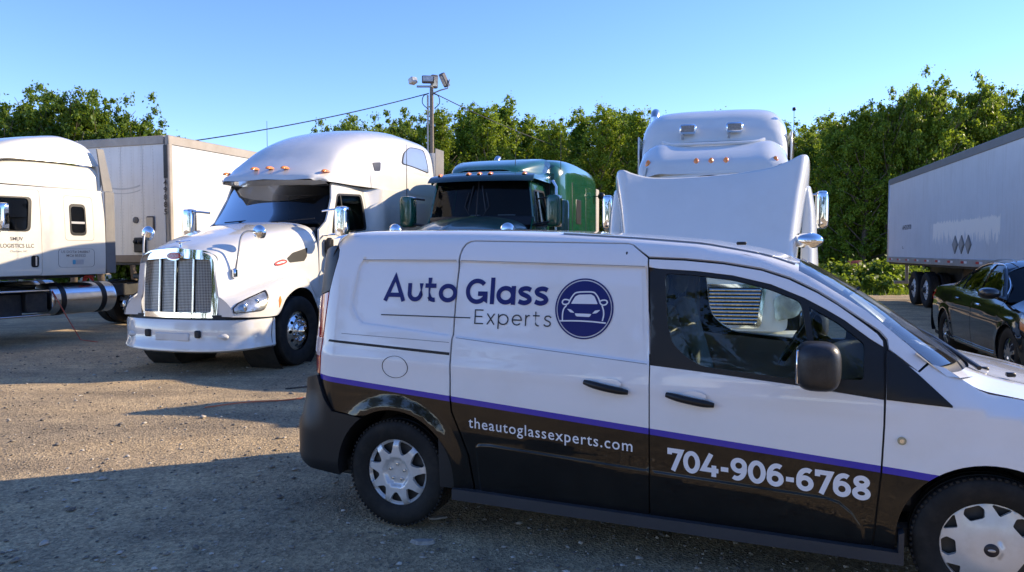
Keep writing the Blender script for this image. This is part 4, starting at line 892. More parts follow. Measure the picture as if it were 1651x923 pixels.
# cab cap below the crease and the fairing above it
rows = []
for x, zc in ((.24, 3.26), (1.1, 3.28), (2.0, 3.22), (2.6, 3.02), (3.0, 2.82), (3.25, 2.62)):
    zt = zc+.02
    rows.append([(x, 0, zt), (x, .6, zt), (x-.03, .92, zc), (x-.05, 1.02, zc-.10*(zc-2.5)), (x-.08, 1.07, (zc+2.81)/2), (x-.1*(x > 2), 1.075, min(2.815, zc-.05))])
loft('cab_cap', rows, CREAM, casc, 5, 5, True, 60)
rows = []
for x, zt, zs in ((.235, 3.45, 3.28), (.30, 3.62, 3.28), (.42, 3.76, 3.285), (.75, 3.84, 3.29), (1.0, 3.82, 3.29), (1.6, 3.69, 3.28), (2.1, 3.50, 3.24), (2.6, 3.16, 3.06)):
    d = zt-zs; rows.append([(x, 0, zt), (x, .45, zt-.01), (x, .80, zt-.10*d), (x-.02, .95, zt-.34*d), (x-.03, 1.0, zs+.3*d), (x-.03, 1.03, zs)])
loft('roof_fairing', rows, CREAM, casc, 5, 5, True, 60)
rows = [[(x-dx*abs(q)**2.4, q*w_, z) for q in np.linspace(-1, 1, 17)] for x, dx, w_, z in ((3.55, .30, 1.05, 2.05), (3.25, .25, 1.02, 2.40), (2.95, .2, .98, 2.75))]
V, F = gridmesh(loftgrid(rows, 4, 1)); mk('windscreen', V, F, GLASSD, casc, True, 60)
rows = []
for x, zt, hw, zl in ((3.25, 2.10, 1.06, .80), (3.45, 2.05, 1.10, .85), (3.75, 1.95, 1.13, 1.12), (4.1, 1.86, 1.14, 1.12), (4.45, 1.75, 1.12, .8), (4.8, 1.62, .98, .75), (5.0, 1.45, .75, .75)):
    rows.append([(x, 0, zt), (x, hw*.45, zt-.03), (x, hw*.75, zt-.16), (x, hw*.9, (zt+zl)/2+.1), (x, hw*.98, (zt+zl)/2-.1), (x, hw, zl)])
loft('hood', rows, CREAM, casc, 5, 4, True, 60)
m = MB(); m.box(4.9, 5.06, -.55, .55, .85, 1.5, .04); m.build('grille', CHROME, casc)
rows = [[(5.12-.5*abs(q)**3-e, q*1.15, z) for q in np.linspace(-1, 1, 21)] for z, e in ((.30, .2), (.36, 0), (.6, 0), (.76, .04))]
V, F = gridmesh(np.array(rows)); mk('bumper', V, F, CREAM, casc, True, 60)
m = MB(); m.box(.23, .27, -1.1, 1.1, 1.2, 3.3, .02); m.build('sleeper_back', CREAM, casc)
m = MB(); m.box(.3, 3.2, -1.0, 1.0, 1.15, 1.25, .02); m.box(3.0, 3.3, -1.0, 1.0, 1.3, 2.0, .05); m.build('cab_floor', DARKIN, casc)
chassis(casc, -3.9, 4.7, (-1.75, -3.05))
m = MB(); m.box(-2.9, -1.7, -.5, .5, 1.02, 1.14, .03); m.build('fifth_wheel', FRAME, casc)
cpt = lambda u, v, l: (u, float(casc_y(np.array([u]), np.array([v]))[0])+l, v)
TXT = pm('dark_lettering', (.05, .045, .05), .5)
font_text('lettering_name', 'SMUV', 1.995, 1.775, 1.835, .062, cpt, TXT, casc, bold=.012)
font_text('lettering_business', 'LOGISTICS LLC', 2.16, 1.585, 1.71, .068, cpt, TXT, casc, bold=.010)
font_text('lettering_town', 'Charlotte, NC', 2.00, 1.70, 1.63, .035, cpt, pm('grey_lettering', (.25, .24, .23), .5), casc)
font_text('lettering_dot', 'US DOT# 2468867', 1.12, .55, 1.615, .045, cpt, pm('brown_lettering', (.16, .13, .11), .5), casc, bold=.006)
font_text('lettering_mc', 'MC# 853522', 1.02, .64, 1.545, .045, cpt, pm('brown_lettering', (.16, .13, .11)), casc, bold=.006)
st = panel('permit_sticker', rnd([(.68, 1.40), (.68, 1.49), (.90, 1.49), (.90, 1.40)], .01), [], cf(1), pm('sticker_grey', (.45, .43, .40), .5), casc, .05, .001, off=.002, toward=(0, 1, 0))
panel('sticker_seal', rnd([(.84, 1.405), (.84, 1.485), (.90, 1.485), (.90, 1.405)], .02), [], cf(1), pm('sticker_blue', (.08, .35, .5), .5), st, .05, .001, off=.0035, toward=(0, 1, 0))
m = MB(); pts = [(.5+.16*math.cos(a*1.7)*.6, 1.05+.03*math.sin(a*2.3), 1.13+.05*math.sin(a*3.1)) for a in np.linspace(0, 9, 40)]; m.tube(pts, .011, 5); tag(m.build('rope', pm('red_rope', (.55, .05, .03), .7), None), 'small tangle of red rope lying on top of the silver fuel tank', 'rope')
bpy.context.view_layer.update()
for o in list(bpy.data.objects):
    if o.name == 'rope': o.matrix_world = casc.matrix_world
m = MB(); m.tube([(1.27, 1.12, .93), (1.16, 1.3, .5), (1.02, 1.5, .02), (1.0, 1.7, .005), (1.05, 2.0, .004)], .009, 6); o = tag(m.build('strap', pm('red_strap', (.45, .09, .05), .7), None), 'thin red strap hanging from the silver fuel tank down to the gravel', 'strap'); o.matrix_world = casc.matrix_world

# ---------------------------------------------------------------- box trailers
def trailer_paint(name, c, patch=None):
    m, ns, ls, p = nodes_of(name); tc = N(ns, 'ShaderNodeTexCoord'); ob = tc.outputs['Object']
    nz = N(ns, 'ShaderNodeTexNoise', Scale=.9, Detail=8., Roughness=.7); ls.new(ob, nz.inputs[0])
    mp = N(ns, 'ShaderNodeMapping'); mp.inputs['Scale'].default_value = (9, 9, .5); ls.new(ob, mp.inputs[0]); n2 = N(ns, 'ShaderNodeTexNoise', Scale=1.4, Detail=6., Roughness=.6); ls.new(mp.outputs[0], n2.inputs[0])
    colr = mixc(ns, ls, ramp(ns, ls, nz.outputs[0], [(.4, (0, 0, 0)), (.75, (.35,)*3)]), c, tuple(x*.68 for x in c))
    colr = mixc(ns, ls, ramp(ns, ls, n2.outputs[0], [(.5, (0, 0, 0)), (.8, (.4,)*3)]), colr, (c[0]*.6, c[1]*.55, c[2]*.46))
    if patch:
        x0, x1, z0, z1 = patch; s = N(ns, 'ShaderNodeSeparateXYZ'); ls.new(ob, s.inputs[0])
        jag = mth(ns, ls, 'MULTIPLY', mth(ns, ls, 'SUBTRACT', n2.outputs[0], .5), 1.5)
        fx = mth(ns, ls, 'MULTIPLY', mth(ns, ls, 'GREATER_THAN', mth(ns, ls, 'ADD', s.outputs['X'], mth(ns, ls, 'MULTIPLY', jag, 1.4)), x0), mth(ns, ls, 'LESS_THAN', s.outputs['X'], x1))
        fz = mth(ns, ls, 'MULTIPLY', mth(ns, ls, 'GREATER_THAN', mth(ns, ls, 'ADD', s.outputs['Z'], jag), z0), mth(ns, ls, 'LESS_THAN', mth(ns, ls, 'ADD', s.outputs['Z'], mth(ns, ls, 'MULTIPLY', jag, .25)), z1))
        colr = mixc(ns, ls, mth(ns, ls, 'MULTIPLY', fx, fz), colr, (.84, .79, .72))
    ls.new(colr, p.inputs['Base Color']); p.inputs['Roughness'].default_value = .42; return m
def rivets(t, pts, nrm, mat):
    m = MB()
    for q in pts:
        q = Vector(q); n = Vector(nrm); a = n.orthogonal().normalized()*.012; b = n.cross(a)
        m.add([q+a, q+b, q-a, q-b, q+n*.008], [(0, 1, 4), (1, 2, 4), (2, 3, 4), (3, 0, 4)])
    return tag(m.build('rivets', mat, t, False), kind='stuff')
def box_trailer(name, pos, ang, x_front, x_rear, y0, y1, zb, zt, paint, rail, label, axles, seam=1.22, sides=(1,), group='box trailers'):
    t = empty(name, pos, heading(ang), label, 'trailer', group)
    n = int(round((x_front-x_rear)/seam)); w = (x_front-x_rear-.12)/n
    for sg, yy in ((1, y1), (-1, y0)):
        for i in range(n):
            a = x_rear+.06+i*w; m = MB(); m.box(a+.0012, a+w-.0012, min(yy, yy-sg*.03), max(yy, yy-sg*.03), zb+.02, zt-.02, .0015); m.build('side_panel', paint, t, True, 30)
        if sg in sides:
            rivets(t, [(x_rear+.06+i*w+d, yy+sg*.0005, z) for i in range(1, n) for d in (-.035, .035) for z in np.arange(zb+.3, zt-.3, .11)], (0, sg, 0), pm('rivet_grey', (.55, .53, .5), .5))
        m = MB(); m.box(x_rear, x_front, min(yy-sg*.06, yy+sg*.02), max(yy-sg*.06, yy+sg*.02), zt-.20, zt, .012); m.build('top_rail', rail, t)
        m = MB(); m.box(x_rear, x_front, min(yy-sg*.06, yy+sg*.022), max(yy-sg*.06, yy+sg*.022), zb, zb+.19, .012); m.build('bottom_rail', pm('rail_aluminium', (.42, .42, .42), .45, metal=.5, dirt=(.2, .16, .12)), t)
        for xx in (x_rear, x_front-.12):
            m = MB(); m.box(xx-.005, xx+.125, min(yy-sg*.10, yy+sg*.026), max(yy-sg*.10, yy+sg*.026), zb, zt-.01, .03); m.build('corner_post', rail if xx > x_rear else pm('rail_aluminium', (.42, .42, .42)), t)
    m = MB(); m.box(x_rear+.01, x_front-.01, y0+.05, y1-.05, zt-.05, zt-.012, .01); m.build('roof_skin', paint, t)
    m = MB(); m.box(x_rear+.01, x_front-.01, y0+.05, y1-.05, zb-.06, zb+.03, .01); m.build('floor', FRAME, t)
    m = MB(); m.box(x_rear+.0, x_rear+.04, y0+.04, y1-.04, zb+.03, zt-.06, .01); m.build('rear_doors', paint, t)
    for x in axles:
        yc = (y0+y1)/2
        for sg in (-1, 1):
            for d in (1.07, .75):
                truck_wheel(t, x, yc+sg*d, sg, 'steelw' if d > 1 else 'deep', .51)
        m = MB(); m.tube([(x, yc-1, .51), (x, yc+1, .51)], .07, 10); m.build('axle', FRAME, t)
    xa = min(axles)-.9; m = MB(); m.box(xa, max(axles)+.9, (y0+y1)/2-.5, (y0+y1)/2+.5, .62, zb-.06, .03); m.build('bogie_frame', FRAME, t)
    for sg in (-1, 1):
        m = MB(); yl = (y0+y1)/2+sg*.75; xl = x_front-2.9; m.box(xl-.07, xl+.07, yl-.07, yl+.07, .22, zb-.05, .01); m.box(xl-.14, xl+.14, yl-.12, yl+.12, .12, .2, .01); m.build('landing_leg', FRAME, t)
    m = MB(); m.box(x_rear+.05, x_rear+.12, y0+.2, y1-.2, .52, .62, .01)
    for yy in (y0+.6, y1-.6): m.box(x_rear+.05, x_rear+.12, yy-.05, yy+.05, .6, zb, .01)
    m.build('underride_guard', STEEL, t)
    return t
TP1 = trailer_paint('trailer_white', (.70, .69, .66)); TP2 = trailer_paint('trailer_grey_white', (.59, .61, .64), (5.0, 9.9, 1.98, 2.42))
RAIL1 = pm('tan_grey_rail', (.36, .32, .27), .5, dirt=(.2, .15, .1)); RAIL2 = pm('dark_grey_rail', (.17, .17, .17), .5, var=.1)
lt = box_trailer('box_trailer', (-8.53, 16.22, 0), 19, 0, -14.2, -1.3, 1.3, 1.40, 4.11, TP1, RAIL1, 'white riveted box trailer numbered 49885 behind the cream truck', (-11.5, -12.8))
fy = lambda u, v, l: (l, u, v)
# front wall in four riveted sheets
for i in range(4):
    a = -1.2+i*.6; m = MB(); m.box(-.03, .0, a+.003, a+.597, 1.56, 3.93, .003); m.build('front_panel', TP1, lt, True, 30)
rivets(lt, [(.0005, y+d, z) for y in (-.9, -.6, -.3, 0, .3, .6, .9) for d in ((-.04, .04) if abs(y % .6) < .01 else (0,)) for z in np.arange(1.65, 3.9, .07)], (1, 0, 0), pm('rivet_grey', (.4, .39, .37)))
m = MB(); m.box(-.06, .02, -1.2, 1.2, 3.92, 4.105, .012); m.build('front_top_rail', RAIL1, lt)
m = MB(); m.box(-.06, .025, -1.2, 1.2, 1.40, 1.56, .012); m.build('front_bottom_rail', pm('brown_rail', (.20, .16, .12), .6), lt)
for z, zz in ((3.86, 3.2),): m = MB(); m.box(.022, .027, 1.20, 1.29, 3.2, 3.9, .002, None); m.build('black_tape', pm('black_tape', (.01, .01, .01), .5), lt)
for i, ch in enumerate('49885'):
    font_text('lettering_digit', ch, 1.19, 1.28, 3.05-i*.155, .115, lambda u, v, l: (.024+l, u, v), INK, lt, bold=.012)
m = MB(); m.lathe([(.07, .0), (.07, .03), (.05, .035), (.001, .035)], 20, (0, .40, 2.32), 'X', 1); m.build('vent_cap', pm('dark_cap', (.08, .08, .09), .4), lt)
m = MB(); m.box(.0, .035, .70, .92, 2.08, 2.40, .02); bx_ = m.build('document_box', pm('box_frame', (.10, .08, .07), .5), lt)
m = MB(); m.box(.035, .042, .73, .89, 2.11, 2.37, .01); m.build('box_door', pm('tan_plate', (.48, .42, .33), .5), bx_)
m = MB(); m.box(.0, .10, .40, .68, 1.62, 1.94, .02); m.sphere((.12, .48, 1.85), .05); m.sphere((.12, .60, 1.85), .05); m.build('glad_hand_plate', FRAME, lt)
for r, zc in ((.55, 3.18), (.62, 3.16)):
    m = MB(); strokes_mesh([[(.05+.62*math.sin(a), zc-.18*math.cos(a)) for a in np.linspace(-.9, .9, 24)]], .035 if r < .6 else .02, m, lambda u, v, l: (l, u, v-(.08 if r > .6 else 0))); m.build('faded_swoosh', pm('faded_grey', (.46, .46, .46), .5), lt, False)
rt = box_trailer('box_trailer', (13.0, 25.5, 0), 14.7, 14.6, -.25, 0, 2.6, 1.27, 4.11, TP2, RAIL2, 'grey white box trailer with three diamond placard holders at the right', (2.72, 4.02), sides=())
for x in (6.98, 7.47, 7.96):
    P = [(x-.21, 1.81), (x, 1.60-.02), (x+.21, 1.81), (x, 2.04)]
    m = MB(); m.prism(P, lambda u, v: (u, -.003, v), lambda u, v: (u, -.02, v)); ph = m.build('placard_holder', pm('placard_grey', (.18, .18, .18), .45, var=.2), rt, True, 30)
    m = MB(); m.prism([(x+(a-x)*.7, 1.81+(b-1.81)*.7) for a, b in P], lambda u, v: (u, -.021, v), lambda u, v: (u, -.026, v)); m.build('placard_flap', pm('placard_flap', (.30, .29, .28), .5), ph, True, 30)
for i, x in enumerate(np.arange(.15, 14.2, 1.05)):
    for k, mt in ((0, pm('reflector_red', (.5, .03, .03), .3)), (1, pm('reflector_white', (.7, .68, .68), .3))):
        m = MB(); m.box(x+k*.24, x+k*.24+.2, -.028, -.0225, 1.345, 1.40, .002); m.build('reflector', mt, rt)
font_text('lettering_code', 'AHD53970', 1.70, 2.75, 2.33, .14, lambda u, v, l: (u, -l-.001, v), TXT, rt, bold=.01)
font_text('lettering_small', 'L:', 1.75, 1.95, 1.72, .09, lambda u, v, l: (u, -l-.001, v), TXT, rt)

# ---------------------------------------------------------------- dark green truck
kw = empty('semi_truck', (-.82, 12.09, 0), heading(16.5), 'dark green sleeper truck with split windscreen, between the two white trucks', 'truck', 'parked semi trucks')
GREEN = pm('dark_green_paint', (.006, .082, .048), .2, coat=1, var=.1, dirt=(.10, .11, .08), dscale=1.5, damt=.3)
GREENH = pm('weathered_green_hood', (.02, .07, .05), .3, coat=.6, var=.2, dirt=(.22, .19, .13), dscale=1.3, damt=.8)
def kw_y(u, v): return .98-.10*np.clip((v-2.0)/.8, 0, 1.3)**1.4
kf = fix_panel_side(kw_y)
dw = [(-1.22, 2.72), (-1.95, 2.74), (-1.97, 2.12), (-1.05, 2.05), (-1.08, 2.3)]; door = [(-.95, 1.1), (-.95, 2.1), (-1.10, 2.82), (-2.04, 2.84), (-2.06, 1.1)]
for sg in (-1, 1):
    fn = kf(sg); tw = (0, sg, 0); pw = rnd(dw, .07); pd = rnd(door, .05)
    panel('cab_side', [(-.72, 1.0), (-.72, 2.0), (-.95, 2.24), (-1.06, 2.92), (-2.2, 2.94), (-2.2, 1.0)], [offset_poly(pd, .006)], fn, GREEN, kw, .09, .03, toward=tw)
    d = panel('cab_door', pd, [pw], fn, GREEN, kw, .09, .03, toward=tw)
    panel('window_seal', offset_poly(pw, .015), [offset_poly(pw, -.035)], fn, BLACKP, d, .06, .02, off=.004, toward=tw)
    panel('window_pane', offset_poly(pw, -.025), [], fn, GLASS if sg < 0 else glass('tinted_cab_glass', (.28, .32, .32)), d, .12, .004, off=-.012, toward=tw)
    m = MB(); m.tube([(-1.42, sg*.99, 2.1), (-1.40, sg*.91, 2.70)], .02, 8); m.build('vent_bar', ALU, d)
    box_mirror(kw, -.72 if sg < 0 else -1.05, sg*1.29, 2.06, 2.62, .26, GREEN, sg*.98, .22)
    m = MB(); m.tube([(-.75, sg*1.29, 2.14), (-.8, sg*1.1, 2.12), (-.85, sg*.98, 2.10)], .018, 6); m.build('mirror_stay', BLACKP, kw)
    m = MB(); m.tube([(-2.14, sg*1.07, 1.2), (-2.14, sg*1.07, 2.85), (-2.16, sg*1.0, 2.96)], .035, 10); m.build('intake_pipe', ALU if sg > 0 else BLACKP, kw)
    # air cleaner shell in body colour on the cowl side
    m = MB(); m.lathe([(.02, 2.62), (.11, 2.60), (.14, 2.52), (.14, 1.75), (.10, 1.70)], 20, (-2.30, sg*1.16, 0), 'Z', 1); m.build('air_cleaner', GREEN, kw)
    truck_wheel(kw, 0, sg*1.03, sg, 'alu', .50)
    m = MB(); m.tube([(-2.2, sg*.82, .62), (-3.8, sg*.82, .62)], .32, 24); m.build('fuel_tank', ALU, kw)
    m = MB(); m.tube([(-5.5, sg*1.16, 2.9), (-5.5, sg*1.30, 2.9)], .012, 6); m.sphere((-5.5, sg*1.36, 2.9), .085, 16, 10); m.build('spot_mirror', BLACKP, kw)
# sleeper box with rounded shoulders
rows = []
for x, zt, hw in ((-2.22, 3.22, 1.02), (-2.35, 3.34, 1.12), (-2.7, 3.43, 1.19), (-3.6, 3.50, 1.20), (-5.0, 3.52, 1.20), (-5.7, 3.48, 1.19), (-5.86, 3.38, 1.14)):
    rows.append([(x, 0, zt), (x, hw*.6, zt-.015), (x, hw*.86, zt-.06), (x, hw*.97, zt-.20), (x, hw, zt-.45), (x, hw, 2.0), (x, hw, 1.0)])
_, KA = loft('sleeper', rows, GREEN, kw, 5, 5, True, 50)
rows = [[(-2.21, y, z) for y in np.linspace(-1.02, 1.02, 9)] for z in (1.0, 2.0, 2.7, 3.1)]
V, F = gridmesh(np.array(rows)); mk('sleeper_front', V, F, GREEN, kw, False)
rows = [[(-5.85, y, z) for y in np.linspace(-1.14, 1.14, 9)] for z in (1.0, 2.0, 2.7, 3.3)]
V, F = gridmesh(np.array(rows)); mk('sleeper_back', V, F, GREEN, kw, False)
for sg in (-1, 1):
    m = MB(); m.box(-3.05, -3.02, sg*1.2-.006, sg*1.2+.006, 1.1, 3.0, .002); m.box(-4.45, -4.42, sg*1.2-.006, sg*1.2+.006, 1.1, 3.0, .002); m.box(-3.9, -3.4, sg*1.2-.01, sg*1.2+.008, 2.2, 2.7, .006); m.build('sleeper_trim', BLACKP, kw)
    m = MB(); m.box(-6.2, -5.86, sg*1.17-.012, sg*1.17+.012, 1.0, 3.1, .01); m.build('side_extender', pm('pale_extender', (.42, .38, .33), .6), kw)
# cab roof, raised aero cap and drop visor
rows = []
for x, zt, hw in ((-.90, 2.93, .93), (-1.0, 3.02, .96), (-1.25, 3.07, .97), (-1.7, 3.12, .98), (-2.25, 3.20, 1.0)):
    rows.append([(x, 0, zt), (x, hw*.55, zt-.01), (x, hw*.85, zt-.05), (x-.02, hw*.97, zt-.12), (x-.03, hw, 2.90)])
loft('cab_roof', rows, GREEN, kw, 5, 5, True, 50)
rows = []
for x, zt, hw in ((-1.15, 3.09, .62), (-1.35, 3.20, .72), (-1.8, 3.32, .86), (-2.3, 3.40, .98)):
    rows.append([(x, 0, zt), (x, hw*.6, zt-.01), (x, hw*.9, zt-.06), (x-.05, hw, 3.06)])
loft('roof_fairing', rows, GREEN, kw, 5, 5, True, 50)
rows = [[(x-.20*abs(q)**2.2, q*hw, z) for q in np.linspace(-1, 1, 21)] for x, hw, z in ((-.93, .94, 3.0), (-.78, .96, 2.95), (-.68, .97, 2.86), (-.70, .965, 2.85), (-.80, .955, 2.90))]
V, F = gridmesh(loftgrid(rows, 3, 1)); mk('sun_visor', V, F, pm('near_black_green', (.006, .025, .02), .25, coat=1), kw, True, 60)
for y in (-.78, -.2, 0, .2, .78): marker_light(kw, -.90-.12*(abs(y) > .5), y, 2.975, s=1.15)
for sg in (-1, 1):
    q0, q1 = (.02, .99)
    rows = [[(x-.22*abs(q)**2.0, sg*q*hw, z) for q in np.linspace(q0, q1, 13)] for x, hw, z in ((-.72, .93, 2.22), (-.80, .92, 2.55), (-.90, .90, 2.92))]
    V, F = gridmesh(loftgrid(rows, 3, 1)); mk('windscreen', V, F, glass('truck_windscreen', (.30, .34, .35)), kw, True, 60)
    m = MB(); m.tube([(-.72, sg*.10, 2.22), (-.76, sg*.22, 2.42), (-.80, sg*.16, 2.66)], .010, 6); m.tube([(-.76, sg*.16, 2.34), (-.82, sg*.08, 2.78)], .012, 6); m.build('wiper', BLACKP, kw)
m = MB(); m.tube([(-.715, 0, 2.22), (-.80, 0, 2.55), (-.895, 0, 2.9)], .014, 8); m.build('windscreen_divider', BLACKP, kw)
rows = [[(x-.24*abs(q)**2.0, q*hw, z) for q in np.linspace(-1, 1, 21)] for x, hw, z in ((-.66, .98, 2.10), (-.70, .97, 2.22), (-.735, .955, 2.26))]
V, F = gridmesh(np.array(rows)); mk('windscreen_foot', V, F, BLACKP, kw, True, 60)
m = MB(); m.box(-1.3, -.85, -.9, .9, 1.5, 2.12, .06); m.build('dashboard', DARKIN, kw)
m = MB(); m.box(-2.2, -.8, -.92, .92, 1.0, 1.1, .02); m.build('cab_floor', DARKIN, kw)
m = MB(); m.box(-2.19, -2.15, -.95, .95, 1.0, 3.0, .01); m.build('cab_back_wall', pm('cab_cloth', (.02, .02, .02)), kw)
for y in (-.5, .5):
    m = MB(); m.box(-1.95, -1.78, y-.25, y+.25, 1.3, 2.3, .07); m.box(-1.9, -1.4, y-.25, y+.25, 1.3, 1.55, .06); m.build('cab_seat', DARKIN, kw)
for y, w_ in ((-.15, .16), (.35, .3)):
    m = MB(); m.box(-.92, -.84, y, y+w_, 2.2, 2.28, .004); m.build('dash_papers', pm('paper', (.7, .72, .75)), kw)
# hood with raised centre spine
rows = []
for x, zt, hs, zl, hw in ((-.66, 2.24, .88, .80, 1.0), (-.45, 2.22, .86, .95, 1.1), (0, 2.16, .80, 1.14, 1.14), (.45, 2.08, .73, .95, 1.13), (.8, 1.99, .65, .74, 1.08), (1.15, 1.82, .55, .72, .95), (1.3, 1.55, .47, .72, .8)):
    rows.append([(x, 0, zt+.015), (x, .035, zt+.012), (x, .07, zt), (x, hs*.6, zt-.03), (x, hs, zt-.16), (x, hs+.08, zt-.42), (x, (hs+hw)/2+.06, min(zt-.6, 1.32)), (x, hw, (zl+1.25)/2), (x, hw+.01, zl)])
loft('hood', rows, GREENH, kw, 5, 4, True, 60)
m = MB(); m.box(1.24, 1.36, -.42, .42, .80, 1.52, .05); g_ = m.build('grille', CHROME, kw)
for i in range(9):
    m = MB(); m.box(1.362, 1.375, -.36, .36, .86+i*.07, .89+i*.07, .004); m.build('grille_slat', BLACKP, g_)
rows = [[(1.46-.35*abs(q)**3-e, q*1.15, z) for q in np.linspace(-1, 1, 21)] for z, e in ((.32, .15), (.36, 0), (.62, 0), (.68, .05))]
V, F = gridmesh(np.array(rows)); mk('bumper', V, F, CHROME, kw, True, 60)
for sg in (-1, 1):
    ball_mirror(kw, (.72, sg*.78, 1.62), [(.72, sg*.80, 1.66), (.68, sg*.86, 1.80), (.60, sg*.92, 1.92)], (.55, sg*.94, 1.97), .115)
    m = MB(); m.box(1.05, 1.22, sg*.85-.14, sg*.85+.14, .86, 1.04, .04); m.build('headlight', LENS, kw)
stack(kw, -5.98, -1.33, 1.5, 3.93, .075); antenna(kw, -.72, -1.3, 2.6, 3.53); antenna(kw, -2.43, 1.10, 2.6, 3.85); antenna(kw, -1.41, .5, 3.1, 3.42)
chassis(kw, -8.9, 1.1, (-7.1, -8.4))

# ---------------------------------------------------------------- white truck with its hood tipped open
ht = empty('semi_truck', (2.5, 9.37, 0), heading(15.8), 'white sleeper truck with its hood tipped open, behind the van door', 'truck', 'parked semi trucks')
PALE = pm('pale_white_paint', (.65, .67, .65), .22, coat=1, var=.02, dirt=(.5, .47, .40), dscale=.9, damt=.25)
def open_hood():
    # rows run from the raised rear edge down to the nose; columns from the centre line out and round to the fender
    R = [(.86, 2.50, 1.06, .16, .00), (.97, 2.36, 1.03, .14, .0), (1.14, 2.12, .97, .09, .0), (1.36, 1.80, .91, .05, .0), (1.58, 1.50, .86, .03, .0), (1.70, 1.34, .82, .0, .0)]
    rows = []
    for x, z, hw, lift, _ in R:
        rows.append([(x, 0, z), (x, hw*.35, z+lift*.06), (x, hw*.64, z+lift*.26), (x-.005, hw*.83, z+lift*.66), (x-.02, hw*.93, z+lift*.98), (x-.08, hw*.99, z+lift*.92), (x-.17, hw+.02, z+lift*.6-.05), (x-.32, hw+.03, z+lift*.2-.18)])
    return rows
hood_o, _ = loft('hood', open_hood(), PALE, ht, 6, 5, True, 60, thick=.035)
for v_ in hood_o.data.vertices: v_.co.z += .055*v_.co.y*min(1, max(0, (v_.co.z-1.3)/.9))   # the open hood sits slightly askew
for sg in (-1, 1):
    rows = []
    for a in np.linspace(0, 1, 9):
        th = math.radians(200-200*a)   # fender arch seen from the front once the hood is tipped
        rows.append([(.62+.10*math.cos(th)-.35*k, sg*(1.04+.10*k-.03*k*k), 1.72+.62*math.sin(math.radians(90-150*a))*(1-.12*k)) for k in (0, .35, .7, 1.0)])
    rows = [[(x-.25, sg*y, z) for y, x, z in r] for r in (
        [(1.00, 1.05, 2.34), (1.07, 1.02, 2.38), (1.12, .90, 2.34), (1.14, .70, 2.25)],
        [(1.00, 1.15, 2.05), (1.10, 1.12, 2.08), (1.16, .95, 2.06), (1.18, .72, 2.02)],
        [(.98, 1.30, 1.70), (1.10, 1.26, 1.72), (1.17, 1.05, 1.72), (1.19, .80, 1.72)],
        [(.95, 1.50, 1.35), (1.08, 1.46, 1.35), (1.16, 1.25, 1.36), (1.19, 1.0, 1.38)],
        [(.90, 1.75, 1.05), (1.02, 1.72, 1.02), (1.10, 1.55, 1.02), (1.13, 1.3, 1.04)])]
    loft('hood_fender', rows, PALE, ht, 5, 5, False, 60, thick=.015)
# grille set in the tipped nose: chrome slats either side of a bar, plus the intake strip above
def nfn(u, v):   # u across, v down the slanting nose face (0 top .. .55)
    u = np.asarray(u, float); v = np.asarray(v, float); return np.stack([1.72+.06*v-.05*(u/.7)**2, u, 1.36-.86*v], -1)
nose_o = rnd([(-.82, -.02), (.82, -.02), (.80, .62), (-.80, .62)], .08); nose_i = rnd([(-.56, .10), (.56, .10), (.50, .55), (-.50, .55)], .06)
gs2 = panel('nose', nose_o, [nose_i], nfn, PALE, ht, .08, .05, toward=(1, 0, 0))
gr2 = panel('grille_surround', rnd([(-.60, .06), (.60, .06), (.54, .585), (-.54, .585)], .07), [nose_i], nfn, CHROME, ht, .06, .04, off=.012, toward=(1, 0, 0))
panel('grille_back', nose_i, [], nfn, SEAMD, gr2, .1, .01, off=-.05, toward=(1, 0, 0))
for i in range(10):
    v = .13+i*.043
    for a, b in ((-.54, -.03), (.03, .54)):
        k = 1-.1*(v-.1); P = nfn(np.array([a*k, (a+b)/2*k, b*k]), np.array([v]*3)); m = MB(); m.tube(P, .0125, 6); m.build('grille_slat', CHROME, gr2)
m = MB(); m.tube(nfn(np.array([0, 0]), np.array([.10, .55])), .022, 6); m.build('grille_bar', CHROME, gr2)
for sg in (-1, 1):
    hl = panel('headlight', rnd([(sg*.66, .22), (sg*.92, .10), (sg*.98, .22), (sg*.90, .44), (sg*.68, .50)], .06), [], nfn, LENS, ht, .06, .03, off=.02, toward=(1, 0, 0))
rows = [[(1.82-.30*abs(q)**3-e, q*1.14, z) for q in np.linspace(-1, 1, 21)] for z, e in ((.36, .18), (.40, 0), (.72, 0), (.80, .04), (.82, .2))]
V, F = gridmesh(np.array(rows)); bo2 = mk('bumper', V, F, pm('warm_lit_bumper', (.62, .58, .46), .35), ht, True, 50)  # yellowish base colour carries the warm light on the bumper
for y in (-.5, .5):
    m = MB(); m.lathe([(.05, 1.82), (.045, 1.825), (.001, 1.823)], 18, (-.0, y, .66), 'X', 1); m.build('tow_hole', SEAMD, bo2)
# engine bay
m = MB(); m.box(-.6, .95, -.42, .42, .75, 1.65, .08); m.build('engine_block', FRAME, ht)
m = MB(); m.box(.95, 1.10, -.55, .55, .7, 1.62, .03); m.build('radiator', FRAME, ht)
m = MB(); m.tube([(-.4, .45, 1.5), (.2, .5, 1.6), (.9, .4, 1.5)], .06, 10); m.build('coolant_hose', BLACKP, ht)
